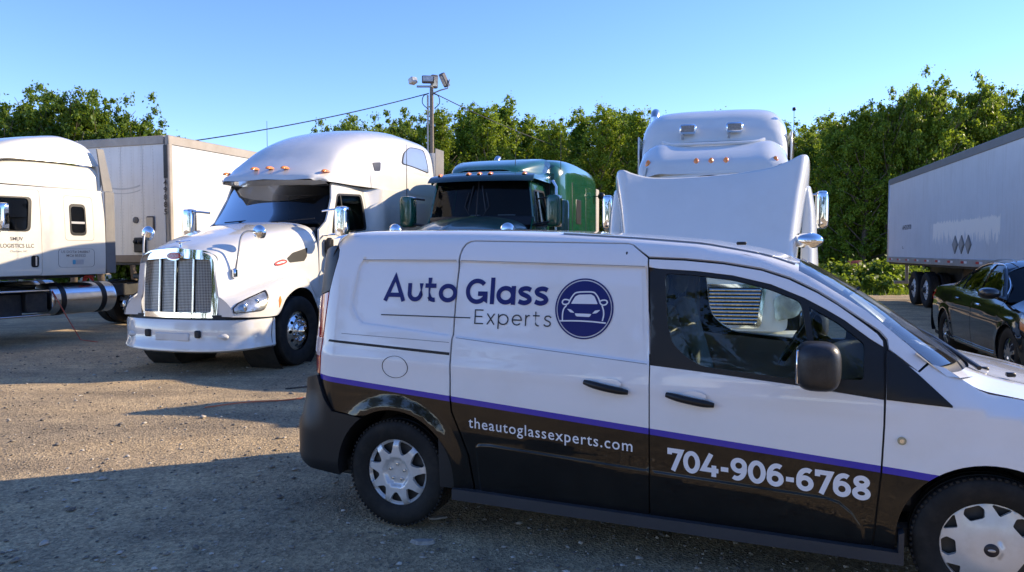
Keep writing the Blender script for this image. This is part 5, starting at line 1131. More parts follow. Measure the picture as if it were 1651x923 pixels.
# cab
def ht_y(u, v): return 1.02-.09*np.clip((v-2.0)/.8, 0, 1.3)**1.4+.14*sstep(-2.3, -2.6, u)
hf_ = fix_panel_side(ht_y)
dw = [(-1.15, 2.62), (-2.02, 2.66), (-2.04, 2.05), (-.98, 1.95), (-1.02, 2.2)]; door = [(-.85, 1.0), (-.85, 2.0), (-1.0, 2.72), (-2.12, 2.76), (-2.14, 1.0)]
for sg in (-1, 1):
    fn = hf_(sg); tw = (0, sg, 0); pw = rnd(dw, .07); pd = rnd(door, .05)
    panel('cab_side', [(-.62, .9), (-.62, 1.95), (-.85, 2.15), (-1.0, 2.84), (-4.6, 2.88), (-4.6, .95)], [offset_poly(pd, .006)], fn, PALE, ht, .09, .03, toward=tw)
    d = panel('cab_door', pd, [pw], fn, PALE, ht, .09, .03, toward=tw)
    panel('window_seal', offset_poly(pw, .015), [offset_poly(pw, -.035)], fn, BLACKP, d, .06, .02, off=.004, toward=tw)
    panel('window_pane', offset_poly(pw, -.025), [], fn, glass('tinted_cab_glass', (.28, .32, .32)), d, .12, .004, off=-.012, toward=tw)
    box_mirror(ht, -.80, sg*1.41, 1.94, 2.44, .16, CHROME, sg*1.02, .16)
    truck_wheel(ht, 0, sg*1.03, sg, 'alu', .50)
    m = MB(); m.tube([(-2.2, sg*.82, .62), (-3.8, sg*.82, .62)], .32, 24); m.build('fuel_tank', ALU, ht)
    m = MB(); m.tube([(1.25, sg*.90, 1.83), (1.30, sg*1.0, 1.80)], .02, 6); fm = m.build('hood_mirror', BLACKP, ht)
    G = [[(1.32+.10*math.cos(p), sg*1.03+.15*math.sin(p)*math.cos(a), 1.76+.085*math.sin(p)*math.sin(a)) for a in np.linspace(0, 2*PI, 25)] for p in np.linspace(.001, PI*.62, 9)]
    V, F = gridmesh(np.array(G)); mk('mirror_bowl', V, F, CHROME, fm, True, 70)
rows = []
for x, zt, hw in ((-.92, 2.72, 1.0), (-1.0, 2.88, 1.03), (-1.12, 2.99, 1.04), (-1.30, 3.10, 1.04), (-1.55, 3.22, 1.05), (-1.95, 3.30, 1.06), (-2.3, 3.34, 1.08)):
    d = zt-2.70; rows.append([(x, 0, zt), (x, .5, zt), (x-.01, .72, zt+.01), (x-.04, .86, zt-.02), (x-.10, hw*.95, zt-.22*d), (x-.16, hw, zt-.55*d), (x-.22, hw, 2.70)])
loft('cab_visor', rows, PALE, ht, 6, 5, True, 50)
rows = [[(x-.24*abs(q)**3, q*1.0, z) for q in np.linspace(-1, 1, 17)] for x, z in ((-.90, 2.54), (-.915, 2.64), (-.93, 2.76))]
V, F = gridmesh(np.array(rows)); mk('visor_skirt', V, F, PALE, ht, True, 60)
m = MB(); pts = [(-1.62+.22*(1-abs(q)**4)-.02, q*.72, 3.27-.075*(1-abs(q)**6)) for q in np.linspace(-1, 1, 31)]; m.tube(pts, .022, 8); m.build('visor_ridge', PALE, ht)
for y in (-.88, -.21, -.01, .19, .84):
    m = MB(); m.sphere((-1.03-.06*(abs(y) > .5), y, 2.88), (.04, .042, .072), 12, 8); m.build('marker_lamp', AMBER, ht)
rows = []
for x, zt, hw in ((-2.03, 3.315, 1.07), (-2.06, 3.40, 1.08), (-2.15, 3.56, 1.09), (-2.35, 3.76, 1.10), (-2.7, 3.90, 1.10), (-3.3, 3.96, 1.10), (-4.2, 3.97, 1.10), (-4.55, 3.90, 1.08), (-4.6, 3.8, 1.05)):
    d = zt-2.85; rows.append([(x, 0, zt), (x, .5, zt-.005), (x, .82, zt-.04), (x-.02, .98, zt-.13), (x-.05, hw*.985, zt-.30), (x-.08, hw, max(2.9, zt-.62)), (x-.1, hw+.03, 2.86)])
_, RA2 = loft('roof_fairing', rows, PALE, ht, 6, 5, True, 50)
for sg in (-1, 1):
    m = MB(); m.box(-4.6, -2.25, sg*1.14-.015, sg*1.14+.015, 2.86, 3.46, .012); m.build('fairing_side', PALE, ht)
rows = [[(x-.22*abs(q)**2.0, q*hw, z) for q in np.linspace(-1, 1, 17)] for x, hw, z in ((-.62, .98, 2.08), (-.76, .96, 2.4), (-.95, .93, 2.75))]
V, F = gridmesh(loftgrid(rows, 3, 1)); mk('windscreen', V, F, GLASSD, ht, True, 60)
m = MB(); m.box(-4.6, -4.56, -1.1, 1.1, 1.0, 3.8, .02); m.build('sleeper_back', PALE, ht)
m = MB(); m.box(-4.5, -.7, -.98, .98, .9, 1.0, .02); m.box(-.75, -.62, -.95, .95, 1.0, 2.05, .02); m.build('cab_floor', DARKIN, ht)
for y in (-.37, .31):
    m = MB(); m.box(-2.08, -1.94, y-.125, y+.125, 3.43, 3.58, .03); wl_ = m.build('work_lamp', CHROME, ht)
    m = MB(); m.box(-1.94, -1.93, y-.10, y+.10, 3.455, 3.555, .004); m.build('lamp_lens', pm('work_lamp_glass', (.22, .22, .23), .1, coat=1, var=.3, vscale=30), wl_)
    m = MB(); m.box(-2.02, -1.98, y-.10, y-.06, 3.36, 3.45, .005); m.build('lamp_bracket', STEEL, wl_)
stack(ht, -4.85, -1.12, 1.6, 4.33, .085)
antenna(ht, -2.5, 1.19, 2.8, 3.82)
m = MB(); m.box(-2.53, -2.47, 1.165, 1.215, 3.80, 3.85, .01); m.build('antenna_tip', BLACKP, ht)
chassis(ht, -7.9, 1.4, (-6.1, -7.4))

# ---------------------------------------------------------------- black sedan
car = empty('sedan', (7.10, 9.0, 0), heading(16.6), 'glossy black four door sedan parked at the right edge', 'car')
BLACKC = pm('black_car_paint', (.006, .0065, .008), .12, coat=1, var=.1)
TINT = glass('privacy_glass', (.05, .055, .06), 1.55)
c_ztop = smooth_table([-4.3, -4.0, -3.75, -3.2, -2.95, -2.5, -2.0, -1.5, -1.0, -.65, -.25, .15, .5, .8, .95, 1.1], [.80, .98, 1.13, 1.155, 1.20, 1.36, 1.50, 1.55, 1.55, 1.48, 1.25, 1.03, .97, .90, .78, .6], .12)
c_belt = smooth_table([-4.3, -3.6, -2.5, -1.0, .1, .6, 1.1], [.98, 1.06, 1.06, 1.0, .93, .86, .6], .2)
c_w = smooth_table([.1, .3, .5, .7, .85, .95, 1.05, 1.2, 1.4, 1.5, 1.545], [.84, .90, .925, .93, .915, .89, .835, .775, .69, .60, .0], .03)
c_plan = smooth_table([-4.4, -4.2, -3.9, -3.3, -2.5, -1, .2, .6, .9, 1.1], [.72, .83, .92, .98, 1, 1, .985, .94, .84, .6], .15)
def car_half(x, z):
    zb, zt = c_belt(x), np.maximum(c_ztop(x), c_belt(x)+.05); t = np.clip((z-zb)/(zt-zb), 0, 1)
    y = np.where(z < zb, c_w(np.minimum(z*1.0/np.maximum(zb, .3), 1.0)), c_w(1.0+.545*t)); y = y*c_plan(x)
    for cx in (0, -2.868):
        r = np.hypot(x-cx, z-.345); y = y+.018*(1-sstep(.39, .50, r))*(r < .6)
    y = y+.012*np.exp(-((z-(.80-.02*x))/.03)**2)*sstep(.3, -.2, x)
    return y
def car_fn(sg):
    def fn(u, v):
        u = np.asarray(u, float); v = np.asarray(v, float); return np.stack([u, sg*car_half(u, v), v], -1)
    return fn
def cbelt(a, b, n=8, d=0): return [(x, float(c_belt(x))+d) for x in np.linspace(a, b, n)]
fw = rnd([(-1.42, 1.06), (-1.36, 1.46), (-1.05, 1.455), (-.80, 1.385), (-.50, 1.20), (-.40, 1.035)], .03)
rw = rnd([(-1.52, 1.06), (-1.46, 1.46), (-1.75, 1.452), (-2.15, 1.38), (-2.28, 1.30), (-2.20, 1.075)], .03)
qw = rnd([(-2.27, 1.08), (-2.34, 1.29), (-2.50, 1.24), (-2.78, 1.10)], .02)
for sg in (-1, 1):
    fn = car_fn(sg); tw = (0, sg, 0); A0 = lambda cx, a0, a1, r=.385, n=18: [(cx+r*math.cos(math.radians(a)), .345+r*math.sin(math.radians(a))) for a in np.linspace(a0, a1, n)]
    panel('front_door', [(-.46, .25), (-.40, .60), (-.37, .80), (-.38, 1.0), (-.40, 1.035), (-.50, 1.21), (-.82, 1.40), (-1.05, 1.475), (-1.44, 1.49), (-1.465, 1.04), (-1.46, .25)], [fw], fn, BLACKC, car, .05, .02, toward=tw)
    panel('rear_door', [(-1.475, .25), (-1.475, 1.04), (-1.455, 1.49), (-1.75, 1.475), (-2.17, 1.395), (-2.35, 1.28), (-2.36, .95), (-2.33, .80), (-2.45, .66), (-2.38, .25)], [rw], fn, BLACKC, car, .05, .02, toward=tw)
    panel('rear_quarter', [(-2.37, 1.28), (-2.30, 1.33), (-2.52, 1.25), (-2.82, 1.10), (-3.1, 1.09), (-3.75, 1.06), (-4.10, .93), (-4.15, .60), (-4.05, .30), (-3.26, .28)]+A0(-2.868, -10, 170)[::-1][::-1][::-1] if False else [(-2.365, 1.29), (-2.54, 1.275), (-2.86, 1.12), (-3.1, 1.09), (-3.75, 1.06), (-4.10, .93), (-4.15, .60), (-4.05, .30), (-3.25, .30)]+A0(-2.868, 187, 5)+[(-2.39, .30), (-2.46, .66), (-2.34, .80), (-2.37, .95)], [qw], fn, BLACKC, car, .05, .02, toward=tw)
    panel('front_fender', [(-.45, .25), (-.39, .60), (-.36, .80), (-.37, .98), (-.2, .965), (.3, .90), (.62, .86), (.80, .66), (.84, .35), (.39, .28)]+A0(0, -8, 188)+[(-.40, .25)], [], fn, BLACKC, car, .05, .02, toward=tw)
    for p_ in (fw, rw, qw):
        panel('side_window', offset_poly(p_, .004), [], fn, TINT, car, .10, .004, off=-.010, toward=tw)
    ch = crom([(-.42, 1.03), (-.50, 1.205), (-.82, 1.392), (-1.05, 1.463), (-1.45, 1.475), (-1.75, 1.465), (-2.16, 1.388), (-2.52, 1.262), (-2.80, 1.115)], 5); cl = [(-.42, 1.033), (-1.4, 1.052), (-2.2, 1.07), (-2.8, 1.098)]
    for L in (ch, cl):
        m = MB(); m.tube([(x, sg*(float(car_half(np.array([x]), np.array([z]))[0])+.004), z) for x, z in L], .006, 6); m.build('chrome_trim', CHROME, car)
    m = MB(); m.tube([(-2.45, sg*.925, .30), (-.42, sg*.925, .30)], .010, 8); m.build('rocker_strip', ALU, car)
    for hx, hz in ((-1.22, .90), (-2.2, .93)):
        yy = float(car_half(np.array([hx]), np.array([hz]))[0]); m = MB(); m.tube([(hx-.10, sg*(yy+.004), hz), (hx, sg*(yy+.03), hz+.005), (hx+.10, sg*(yy+.004), hz)], .014, 8); m.build('door_handle', CHROME if hx > -2 else BLACKC, car)
    G = []
    for dy, k in ((0, .45), (.05, .85), (.13, 1.0), (.20, .85), (.235, .4), (.24, .02)):
        G.append([(-.36+.13*k*math.copysign(abs(math.cos(a))**.7, math.cos(a))*(1.0), sg*(.90+dy), 1.10+.075*k*math.copysign(abs(math.sin(a))**.7, math.sin(a))) for a in np.linspace(0, 2*PI, 25)])
    V, F = gridmesh(loftgrid(G, 2, 1)); mo = mk('wing_mirror', V, F, pm('mirror_black', (.012, .012, .013), .3, coat=.5), car, True, 60)
    m = MB(); m.tube([(-.38, sg*.84, 1.02), (-.37, sg*.93, 1.06)], .035, 8); m.build('mirror_arm', BLACKC, mo)
    car_wheel(car, 0, sg*.80, .345, sg, 'alloy', .345); car_wheel(car, -2.868, sg*.80, .345, sg, 'alloy', .345)
    for cx in (0, -2.868):
        m = MB(); m.lathe([(.395, .90), (.395, .5), (.02, .5)], 30, (cx, 0, .345), 'Y', sg); m.build('wheel_housing', FRAME, car)
    hl = panel('headlight', rnd([(.30, .885), (.36, .70), (.74, .60), (.80, .66), (.66, .80)], .03), [], fn, LENS, car, .05, .03, off=.004, toward=tw)
    panel('turn_lens', rnd([(.34, .80), (.38, .71), (.58, .66), (.56, .74)], .015), [], fn, pm('amber_dull', (.75, .28, .08), .2, coat=1), hl, .05, .004, off=.010, toward=tw)
    panel('tail_lamp', rnd([(-3.78, 1.0), (-3.80, .82), (-4.12, .80), (-4.10, .92)], .03), [], fn, LAMPR, car, .05, .02, off=.004, toward=tw)
def car_top(name, xa, xb, qz, mat, n=26, edge=None):
    rows = []
    for x in np.linspace(xa, xb, n):
        zt = float(c_ztop(x)); ze = edge(x); ye = float(car_half(np.array([x]), np.array([ze]))[0])
        rows.append([(x, q*ye, zt-(zt-ze)*abs(q)**qz) for q in np.linspace(-1, 1, 25)])
    V, F = gridmesh(np.array(rows)); return mk(name, V, F, mat, car, True, 60)
# roof edge follows the tops of the doors
redge = lambda x: float(np.interp(x, [-2.6, -2.35, -2.17, -1.75, -1.45, -1.05, -.82, -.7], [1.26, 1.30, 1.40, 1.478, 1.492, 1.478, 1.405, 1.34]))
car_top('roof', -2.17, -.74, 3.2, BLACKC, edge=redge)
car_top('bonnet', -.10, .90, 2.6, BLACKC, edge=lambda x: float(np.interp(x, [-.2, .3, .62, .9], [.968, .903, .863, .70])))
car_top('boot_lid', -4.12, -3.05, 3., BLACKC, edge=lambda x: float(np.interp(x, [-4.15, -3.75, -3.1], [.93, 1.06, 1.09])))
def pane(name, top, bot, mat):
    rows = []
    for t in np.linspace(0, 1, 9):
        cx = top[0]+(bot[0]-top[0])*t; ye = top[1]+(bot[1]-top[1])*t; zc = top[2]+(bot[2]-top[2])*t+.03*math.sin(PI*t); ze = top[3]+(bot[3]-top[3])*t; ex = top[4]+(bot[4]-top[4])*t
        rows.append([(cx+(ex-cx)*abs(q)**2.2, q*ye, zc+(ze-zc)*abs(q)**2.2) for q in np.linspace(-1, 1, 21)])
    V, F = gridmesh(np.array(rows)); mk(name, V, F, mat, car, True, 60)
pane('windscreen', (-.74, .70, 1.50, 1.40, -.80), (-.08, .80, 1.02, .985, -.36), glass('car_windscreen', (.18, .20, .21), 1.55))
pane('rear_window', (-2.17, .66, 1.46, 1.40, -2.19), (-3.06, .78, 1.145, 1.10, -2.86), TINT)
m = MB(); m.tube([(-.80, .70, 1.395), (-.6, .75, 1.26), (-.38, .83, 1.0)], .03, 8); m.build('screen_pillar', BLACKC, car); m = MB(); m.tube([(-.80, -.70, 1.395), (-.6, -.75, 1.26), (-.38, -.83, 1.0)], .03, 8); m.build('screen_pillar', BLACKC, car)
for y in (-.56, .56):
    m = MB(); m.tube([(x, y, float(c_ztop(x))-.015) for x in np.linspace(-2.1, -.85, 10)], .008, 6); m.build('roof_strip', pm('satin_strip', (.3, .3, .32), .3, metal=.7), car)
rows = [[(.96-.30*abs(q)**2.6-e, q*.86, z) for q in np.linspace(-1, 1, 21)] for z, e in ((.20, .08), (.28, .0), (.45, -.03), (.60, .0), (.75, .05), (.84, .14))]
V, F = gridmesh(loftgrid(rows, 3, 1)); mk('front_bumper', V, F, BLACKC, car, True, 60)
m = MB(); m.box(.93, .985, -.45, .45, .55, .72, .02); m.build('grille', CHROME, car)
rows = [[(-4.18+.25*abs(q)**2.6+e, q*.86, z) for q in np.linspace(-1, 1, 21)] for z, e in ((.28, .08), (.4, .0), (.62, .0), (.8, .02), (.95, .08))]
V, F = gridmesh(loftgrid(rows, 3, 1)); mk('rear_bumper', V, F, BLACKC, car, True, 60)
m = MB(); m.box(-4.0, .8, -.78, .78, .2, .32, .02); m.build('underbody', FRAME, car)
m = MB(); m.box(-.75, -.1, -.75, .75, .5, .96, .05); m.build('dashboard', DARKIN, car)
for x in (-1.5, -2.4):
    for y in (-.38, .38):
        m = MB(); m.box(x-.1, x+.06, y-.24, y+.24, .5, 1.25, .05); m.box(x, x+.5, y-.24, y+.24, .45, .6, .05); m.build('car_seat', DARKIN, car)

# ---------------------------------------------------------------- ground
def ground_mat():
    m, ns, ls, p = nodes_of('gravel_lot'); tc = N(ns, 'ShaderNodeTexCoord'); ob = tc.outputs['Object']
    def nz(sc, d=6., r=.6):
        n = N(ns, 'ShaderNodeTexNoise', Scale=sc, Detail=d, Roughness=r); ls.new(ob, n.inputs['Vector']); return n.outputs['Fac']
    big = ramp(ns, ls, nz(.22, 4.), [(.34, (.27, .22, .15)), (.50, (.43, .335, .21)), (.66, (.54, .41, .25))])
    mid = ramp(ns, ls, nz(2.2, 8., .7), [(.3, (.55, .55, .56)), (.7, (1.25, 1.2, 1.12))])
    c = mixc(ns, ls, .8, big, mid, 'MULTIPLY')
    # worn wheel tracks and darker fines
    mp = N(ns, 'ShaderNodeMapping'); mp.inputs['Rotation'].default_value = (0, 0, .42); mp.inputs['Scale'].default_value = (.16, 1.5, 1); ls.new(ob, mp.inputs[0])
    n5 = N(ns, 'ShaderNodeTexNoise', Scale=1.0, Detail=5., Roughness=.6); ls.new(mp.outputs[0], n5.inputs['Vector'])
    c = mixc(ns, ls, .75, c, ramp(ns, ls, n5.outputs['Fac'], [(.35, (.72, .72, .74)), (.5, (1, 1, 1)), (.68, (1.22, 1.18, 1.1))]), 'MULTIPLY')
    patch = ramp(ns, ls, nz(.55, 9., .75), [(.56, (1, 1, 1)), (.66, (.62, .62, .64))])
    c = mixc(ns, ls, .8, c, patch, 'MULTIPLY')
    v = N(ns, 'ShaderNodeTexVoronoi', Scale=52.); ls.new(ob, v.inputs['Vector'])
    v2 = N(ns, 'ShaderNodeTexVoronoi', Scale=120.); ls.new(ob, v2.inputs['Vector'])
    st = ramp(ns, ls, v.outputs['Color'], [(.2, (.62, .62, .62)), (.8, (1.4, 1.38, 1.35))])
    c = mixc(ns, ls, .75, c, st, 'MULTIPLY')
    st2 = ramp(ns, ls, v2.outputs['Color'], [(.2, (.75, .75, .75)), (.85, (1.25, 1.25, 1.25))])
    c = mixc(ns, ls, .7, c, st2, 'MULTIPLY')
    ls.new(c, p.inputs['Base Color']); p.inputs['Roughness'].default_value = .92; p.inputs['Specular IOR Level'].default_value = .25
    h = mth(ns, ls, 'ADD', mth(ns, ls, 'MULTIPLY', v.outputs['Distance'], .55), mth(ns, ls, 'MULTIPLY', v2.outputs['Distance'], .3))
    h = mth(ns, ls, 'ADD', h, mth(ns, ls, 'MULTIPLY', nz(7., 8., .75), .9))
    b = N(ns, 'ShaderNodeBump', Strength=.7, Distance=.028); ls.new(h, b.inputs['Height']); ls.new(b.outputs[0], p.inputs['Normal'])
    return m
# one sheet to the horizon, gently uneven near the camera
gx = np.concatenate([[-900, -300, -120, -60], np.arange(-32, 32.1, .5), [60, 120, 300, 900]]); gy = np.concatenate([[-900, -200, -60, -25], np.arange(-10, 45.1, .5), [70, 140, 350, 1200]])
GG = np.zeros((len(gx), len(gy), 3)); GG[:, :, 0] = gx[:, None]; GG[:, :, 1] = gy[None]
def ground_z(x, y): return .012*np.sin(x*1.3+.6*y)*np.sin(y*1.1-.4*x)+.008*np.sin(x*2.9+1)*np.sin(y*2.3)
nearm = (np.abs(GG[:, :, 0]) < 31) & (GG[:, :, 1] > -9) & (GG[:, :, 1] < 44)
GG[:, :, 2] = np.where(nearm, ground_z(GG[:, :, 0], GG[:, :, 1])-.012, -.012)
V, F = gridmesh(GG); tag(mk('ground', V, F, ground_mat(), None, True, None), kind='structure')

# ---------------------------------------------------------------- floodlight pole and wires
WOOD = pm('grey_wood', (.20, .165, .125), .85, var=.3, vscale=12, bump=.3, bscale=40)
pole = empty('light_pole', (-3.46, 32.0, 0), 0, 'tall wooden pole carrying three floodlights behind the trucks', 'light pole')
m = MB(); m.tube([(.02, 0, 0), (.02, 0, 4.5), (.02, 0, 8.65)], [.10, .09, .08], 12); m.build('post', WOOD, pole)
m = MB(); m.tube([(-.14, -.06, 0), (-.14, -.06, 8.3)], .04, 10); m.build('conduit', pm('grey_conduit', (.42, .40, .36), .6), pole)
m = MB(); m.box(-.62, .05, -.04, .04, 8.64, 8.72, .01); m.build('cross_arm', STEEL, pole)
m = MB(); m.tube([(.05, 0, 8.38), (.40, -.1, 8.50), (.72, -.12, 8.58), (.80, -.12, 8.95)], .03, 8); m.build('bent_arm', STEEL, pole)
def flood(c, size, rz, rx, face):
    M = Matrix.Translation(c) @ Matrix.Rotation(rz, 4, 'Z') @ Matrix.Rotation(rx, 4, 'X')
    m = MB(); m.box(-size[0], size[0], -size[1], size[1], -size[2], size[2], .03, M); o = m.build('floodlight', pm('lamp_housing', (.09, .09, .10), .5) if face else pm('pale_housing', (.5, .49, .47), .5), pole)
    m = MB(); m.box(-size[0]*.82, size[0]*.82, -size[1]-.012, -size[1]-.004, -size[2]*.72, size[2]*.72, .003, M); m.build('lamp_glass', pm('lamp_glass', (.42, .43, .42), .15, coat=1, var=.3, vscale=12), o)
flood((-.78, 0, 8.92), (.15, .15, .13), .75, -.25, 0); flood((-.12, -.1, 8.95), (.26, .11, .15), .08, -.1, 1); flood((.12, .15, 8.92), (.14, .11, .28), .5, .1, 1); flood((.58, -.1, 8.93), (.13, .10, .30), -.85, .55, 1)
def wire(a, b, sag, label, knots=()):
    a, b = Vector(a), Vector(b); pts = [a+(b-a)*t+Vector((0, 0, -sag*4*t*(1-t))) for t in np.linspace(0, 1, 21)]
    m = MB(); m.tube(pts, .022, 5); return tag(m.build('power_line', pm('wire_black', (.02, .02, .02), .6), None), label, 'wire')
wire((-3.55, 31.9, 8.37), (-17.5, 23.5, 4.4), .45, 'thin black wire running left from the floodlight pole over the white trailer')
wire((-3.30, 31.95, 8.37), (14.6, 66.0, 9.3), 1.1, 'thin black wire running right from the floodlight pole towards the trees')
for sx in (-1, 1):
    m = MB(); m.tube(crom([(.0+sx*.10, -.1, 8.36), (sx*.32, -.1, 8.25), (sx*.36, -.1, 7.95), (sx*.15, -.1, 7.72)], 5), .02, 6); m.build('cable_loop', BLACKP, pole)

# ---------------------------------------------------------------- trees
def leaf_mat(name, a, b, c):
    m, ns, ls, p = nodes_of(name); out = ns['Material Output']
    g = N(ns, 'ShaderNodeNewGeometry'); oi = N(ns, 'ShaderNodeObjectInfo')
    f = mth(ns, ls, 'ADD', mth(ns, ls, 'MULTIPLY', g.outputs['Random Per Island'], .75), mth(ns, ls, 'MULTIPLY', oi.outputs['Random'], .25))
    colr = ramp(ns, ls, f, [(.05, a), (.5, b), (.95, c)])
    ls.new(colr, p.inputs['Base Color']); p.inputs['Roughness'].default_value = .48; p.inputs['Specular IOR Level'].default_value = .35
    t = N(ns, 'ShaderNodeBsdfTranslucent'); ls.new(mixc(ns, ls, .55, colr, (.36, .46, .03)), t.inputs['Color']); mx = N(ns, 'ShaderNodeMixShader'); mx.inputs[0].default_value = .45
    ls.new(p.outputs[0], mx.inputs[1]); ls.new(t.outputs[0], mx.inputs[2]); ls.new(mx.outputs[0], out.inputs['Surface']); return m
LEAF = leaf_mat('leaves_fresh_green', (.075, .135, .012), (.145, .23, .018), (.25, .33, .03))
LEAFY = leaf_mat('leaves_lime_green', (.10, .16, .012), (.19, .27, .02), (.30, .38, .035))
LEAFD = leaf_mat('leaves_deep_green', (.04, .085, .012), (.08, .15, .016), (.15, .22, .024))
LEAFB = leaf_mat('leaves_bush', (.04, .09, .012), (.09, .16, .018), (.16, .23, .03))
BARK = pm('bark', (.11, .085, .06), .9, var=.35, vscale=10, bump=.4, bscale=30)
def leaves(C, n_per, R, size, up=.25, rs=None):
    """leaf quads (folded along the midrib) scattered round clump centres"""
    rs = rs or rng; C = np.repeat(np.asarray(C, float), n_per, 0); R = np.repeat(np.asarray(R, float), n_per, 0); n = len(C)
    d = rs.normal(size=(n, 3)); d /= np.linalg.norm(d, axis=1)[:, None]; P = C+d*np.minimum(np.abs(rs.normal(size=(n, 1)))*.62, 1.6)*R
    nrm = rs.normal(size=(n, 3))*.8+d*.6+np.array((0, 0, up)); nrm /= np.linalg.norm(nrm, axis=1)[:, None]
    t = np.cross(nrm, rs.normal(size=(n, 3))); t /= np.linalg.norm(t, axis=1)[:, None]; b = np.cross(nrm, t)
    s = size*(.6+.8*rs.random((n, 1)))
    V = np.stack([P-t*s*.5, P+b*s*.36+nrm*s*.08, P+t*s*.55, P-b*s*.36+nrm*s*.08], 1).reshape(-1, 3)
    i = np.arange(n)*4; T = np.stack([np.stack([i, i+1, i+2], 1), np.stack([i, i+2, i+3], 1)], 1).reshape(-1, 3)
    return V, T
def mk_np(name, V, T, mat, parent):
    me = bpy.data.meshes.new(name); me.vertices.add(len(V)); me.vertices.foreach_set('co', V.astype(np.float32).ravel()); me.loops.add(T.size); me.loops.foreach_set('vertex_index', T.astype(np.int32).ravel())
    me.polygons.add(len(T)); me.polygons.foreach_set('loop_start', np.arange(0, T.size, 3, dtype=np.int32)); me.update(calc_edges=True); me.materials.append(mat)
    o = bpy.data.objects.new(name, me); col.objects.link(o); o.parent = parent; return o
def tree_proto(seed, kind, mat, nleaf=15000, leaf=.17):
    """10 m tall tree: trunk and limbs in one mesh, crown in another"""
    rs = np.random.default_rng(seed); root = empty('tree', (0, 0, -50)); H = 10.
    w = MB(); lean = rs.normal(size=2)*.25
    tp = lambda h: np.array((lean[0]*(h/H)**1.5+.12*math.sin(h*.9+seed), lean[1]*(h/H)**1.5+.12*math.cos(h*.8+seed), h))
    top = (.93 if kind == 'poplar' else .72)*H; w.tube([tp(h) for h in np.linspace(0, top, 9)], [.17*(1-h/H*.88)+.012 for h in np.linspace(0, top, 9)], 8)
    C = []; R = []
    nl = 46 if kind == 'poplar' else 34
    for k in range(nl):
        f = (k+.5)/nl; h0 = H*(.08+.80*f) if kind == 'poplar' else H*(.14+.57*f)
        az = k*2.4+rs.normal()*.5
        if kind == 'poplar': L = (1.9*(1-f)**.6+.45)*(.5+.8*rs.random()); el = math.radians(30+34*f+rs.normal()*12)
        else: L = (3.1*(math.sin(PI*min(1, .22+.62*f))**.8))*(.6+.5*rs.random()); el = math.radians(14+44*f+rs.normal()*13)
        p0 = tp(h0); d = np.array((math.cos(az)*math.cos(el), math.sin(az)*math.cos(el), math.sin(el)))
        pts = [p0+d*L*t+np.array((0, 0, .12*L*t*t)) for t in np.linspace(0, 1, 5)]
        w.tube(pts, [.05*(1-f*.6)*(1-t*.8)+.006 for t in np.linspace(0, 1, 5)], 5)
        for t in np.linspace(.22, .96, 8):
            q = p0+d*L*t+np.array((0, 0, .12*L*t*t))+rs.normal(size=3)*(.24 if kind == 'poplar' else .40)*(.5+t); C.append(q); r = (.14+.26*rs.random()**1.5)*(1 if kind == 'poplar' else 1.35); R.append((r, r, r*(1.2 if kind == 'poplar' else .75)))
    if kind == 'poplar':
        for h in np.linspace(.74*H, .97*H, 14): C.append(tp(min(h, top))+np.array((0, 0, max(0, h-top)))+rs.normal(size=3)*np.array((.55, .55, .2))*(1.12-h/H)*2); r = .34*(1.15-h/H)+.13; R.append((r, r, r*1.4))
    n = max(8, nleaf//len(C)); V, T = leaves(C, n, R, leaf, rs=rs)
    w.build('trunk', BARK, root, True, None); mk_np('crown', V, T, mat, root)
    return root
ORD = 'first second third fourth fifth sixth seventh eighth ninth tenth eleventh twelfth thirteenth fourteenth fifteenth sixteenth seventeenth eighteenth nineteenth twentieth twenty-first twenty-second twenty-third twenty-fourth twenty-fifth twenty-sixth'.split()
protos = [tree_proto(s, k, mt, n, lf) for s, k, mt, n, lf in ((1, 'poplar', LEAF, 26000, .112), (2, 'poplar', LEAF, 26000, .112), (3, 'poplar', LEAFY, 26000, .108), (7, 'broad', LEAFD, 34000, .135), (8, 'broad', LEAF, 34000, .135), (9, 'broad', LEAFD, 34000, .135))]
def at_px(px, depth): return (px-825.5)/1192*depth
used = set()
def plant(kind, px, ytop, depth, wide=1.0, label=None, group=None):
    h = (1.652+(405-ytop)/1192*depth)*(1.13 if kind > 2 else 1.02); src = protos[kind]
    o = src if kind not in used else copy_tree(src); used.add(kind)
    s = h/10.; o.location = (at_px(px, depth), depth, -.02); o.rotation_euler = (0, 0, random.uniform(0, 6.28)); o.scale = (s*wide, s*wide, s); tag(o, label, 'tree', group); return o
L1, G1 = 'half hidden green tree in the back row behind the parked trucks', 'trees in the row behind the trucks'
for i, (px, y) in enumerate([(548, 200), (585, 190), (612, 208), (640, 188), (668, 182), (706, 176), (738, 182), (768, 168), (800, 176), (822, 158), (850, 184), (880, 196), (905, 200), (932, 178), (956, 172), (985, 182), (1010, 176), (1036, 182), (1070, 190), (1110, 190), (1150, 185), (1190, 190), (1230, 195), (1262, 200), (1290, 205), (1318, 190)]):
    k = (3 if px < 600 else (5 if px in (640, 668) else i % 3)); plant(k, px, y, 46+3*math.sin(i*2.1), 1.15 if k < 3 else .75, 'slender green tree, %s from the left in the front row behind the trucks' % ORD[i], G1)
for i, px in enumerate(range(535, 1300, 34)): plant((i+1) % 3 if i % 3 else 3, px, 216+12*math.sin(i*1.7), 53+2*math.sin(i), 1.25 if i % 3 else .9, L1, G1)
L2, G2 = 'half hidden green tree deep in the wood behind the right trailer', 'trees behind the right trailer'
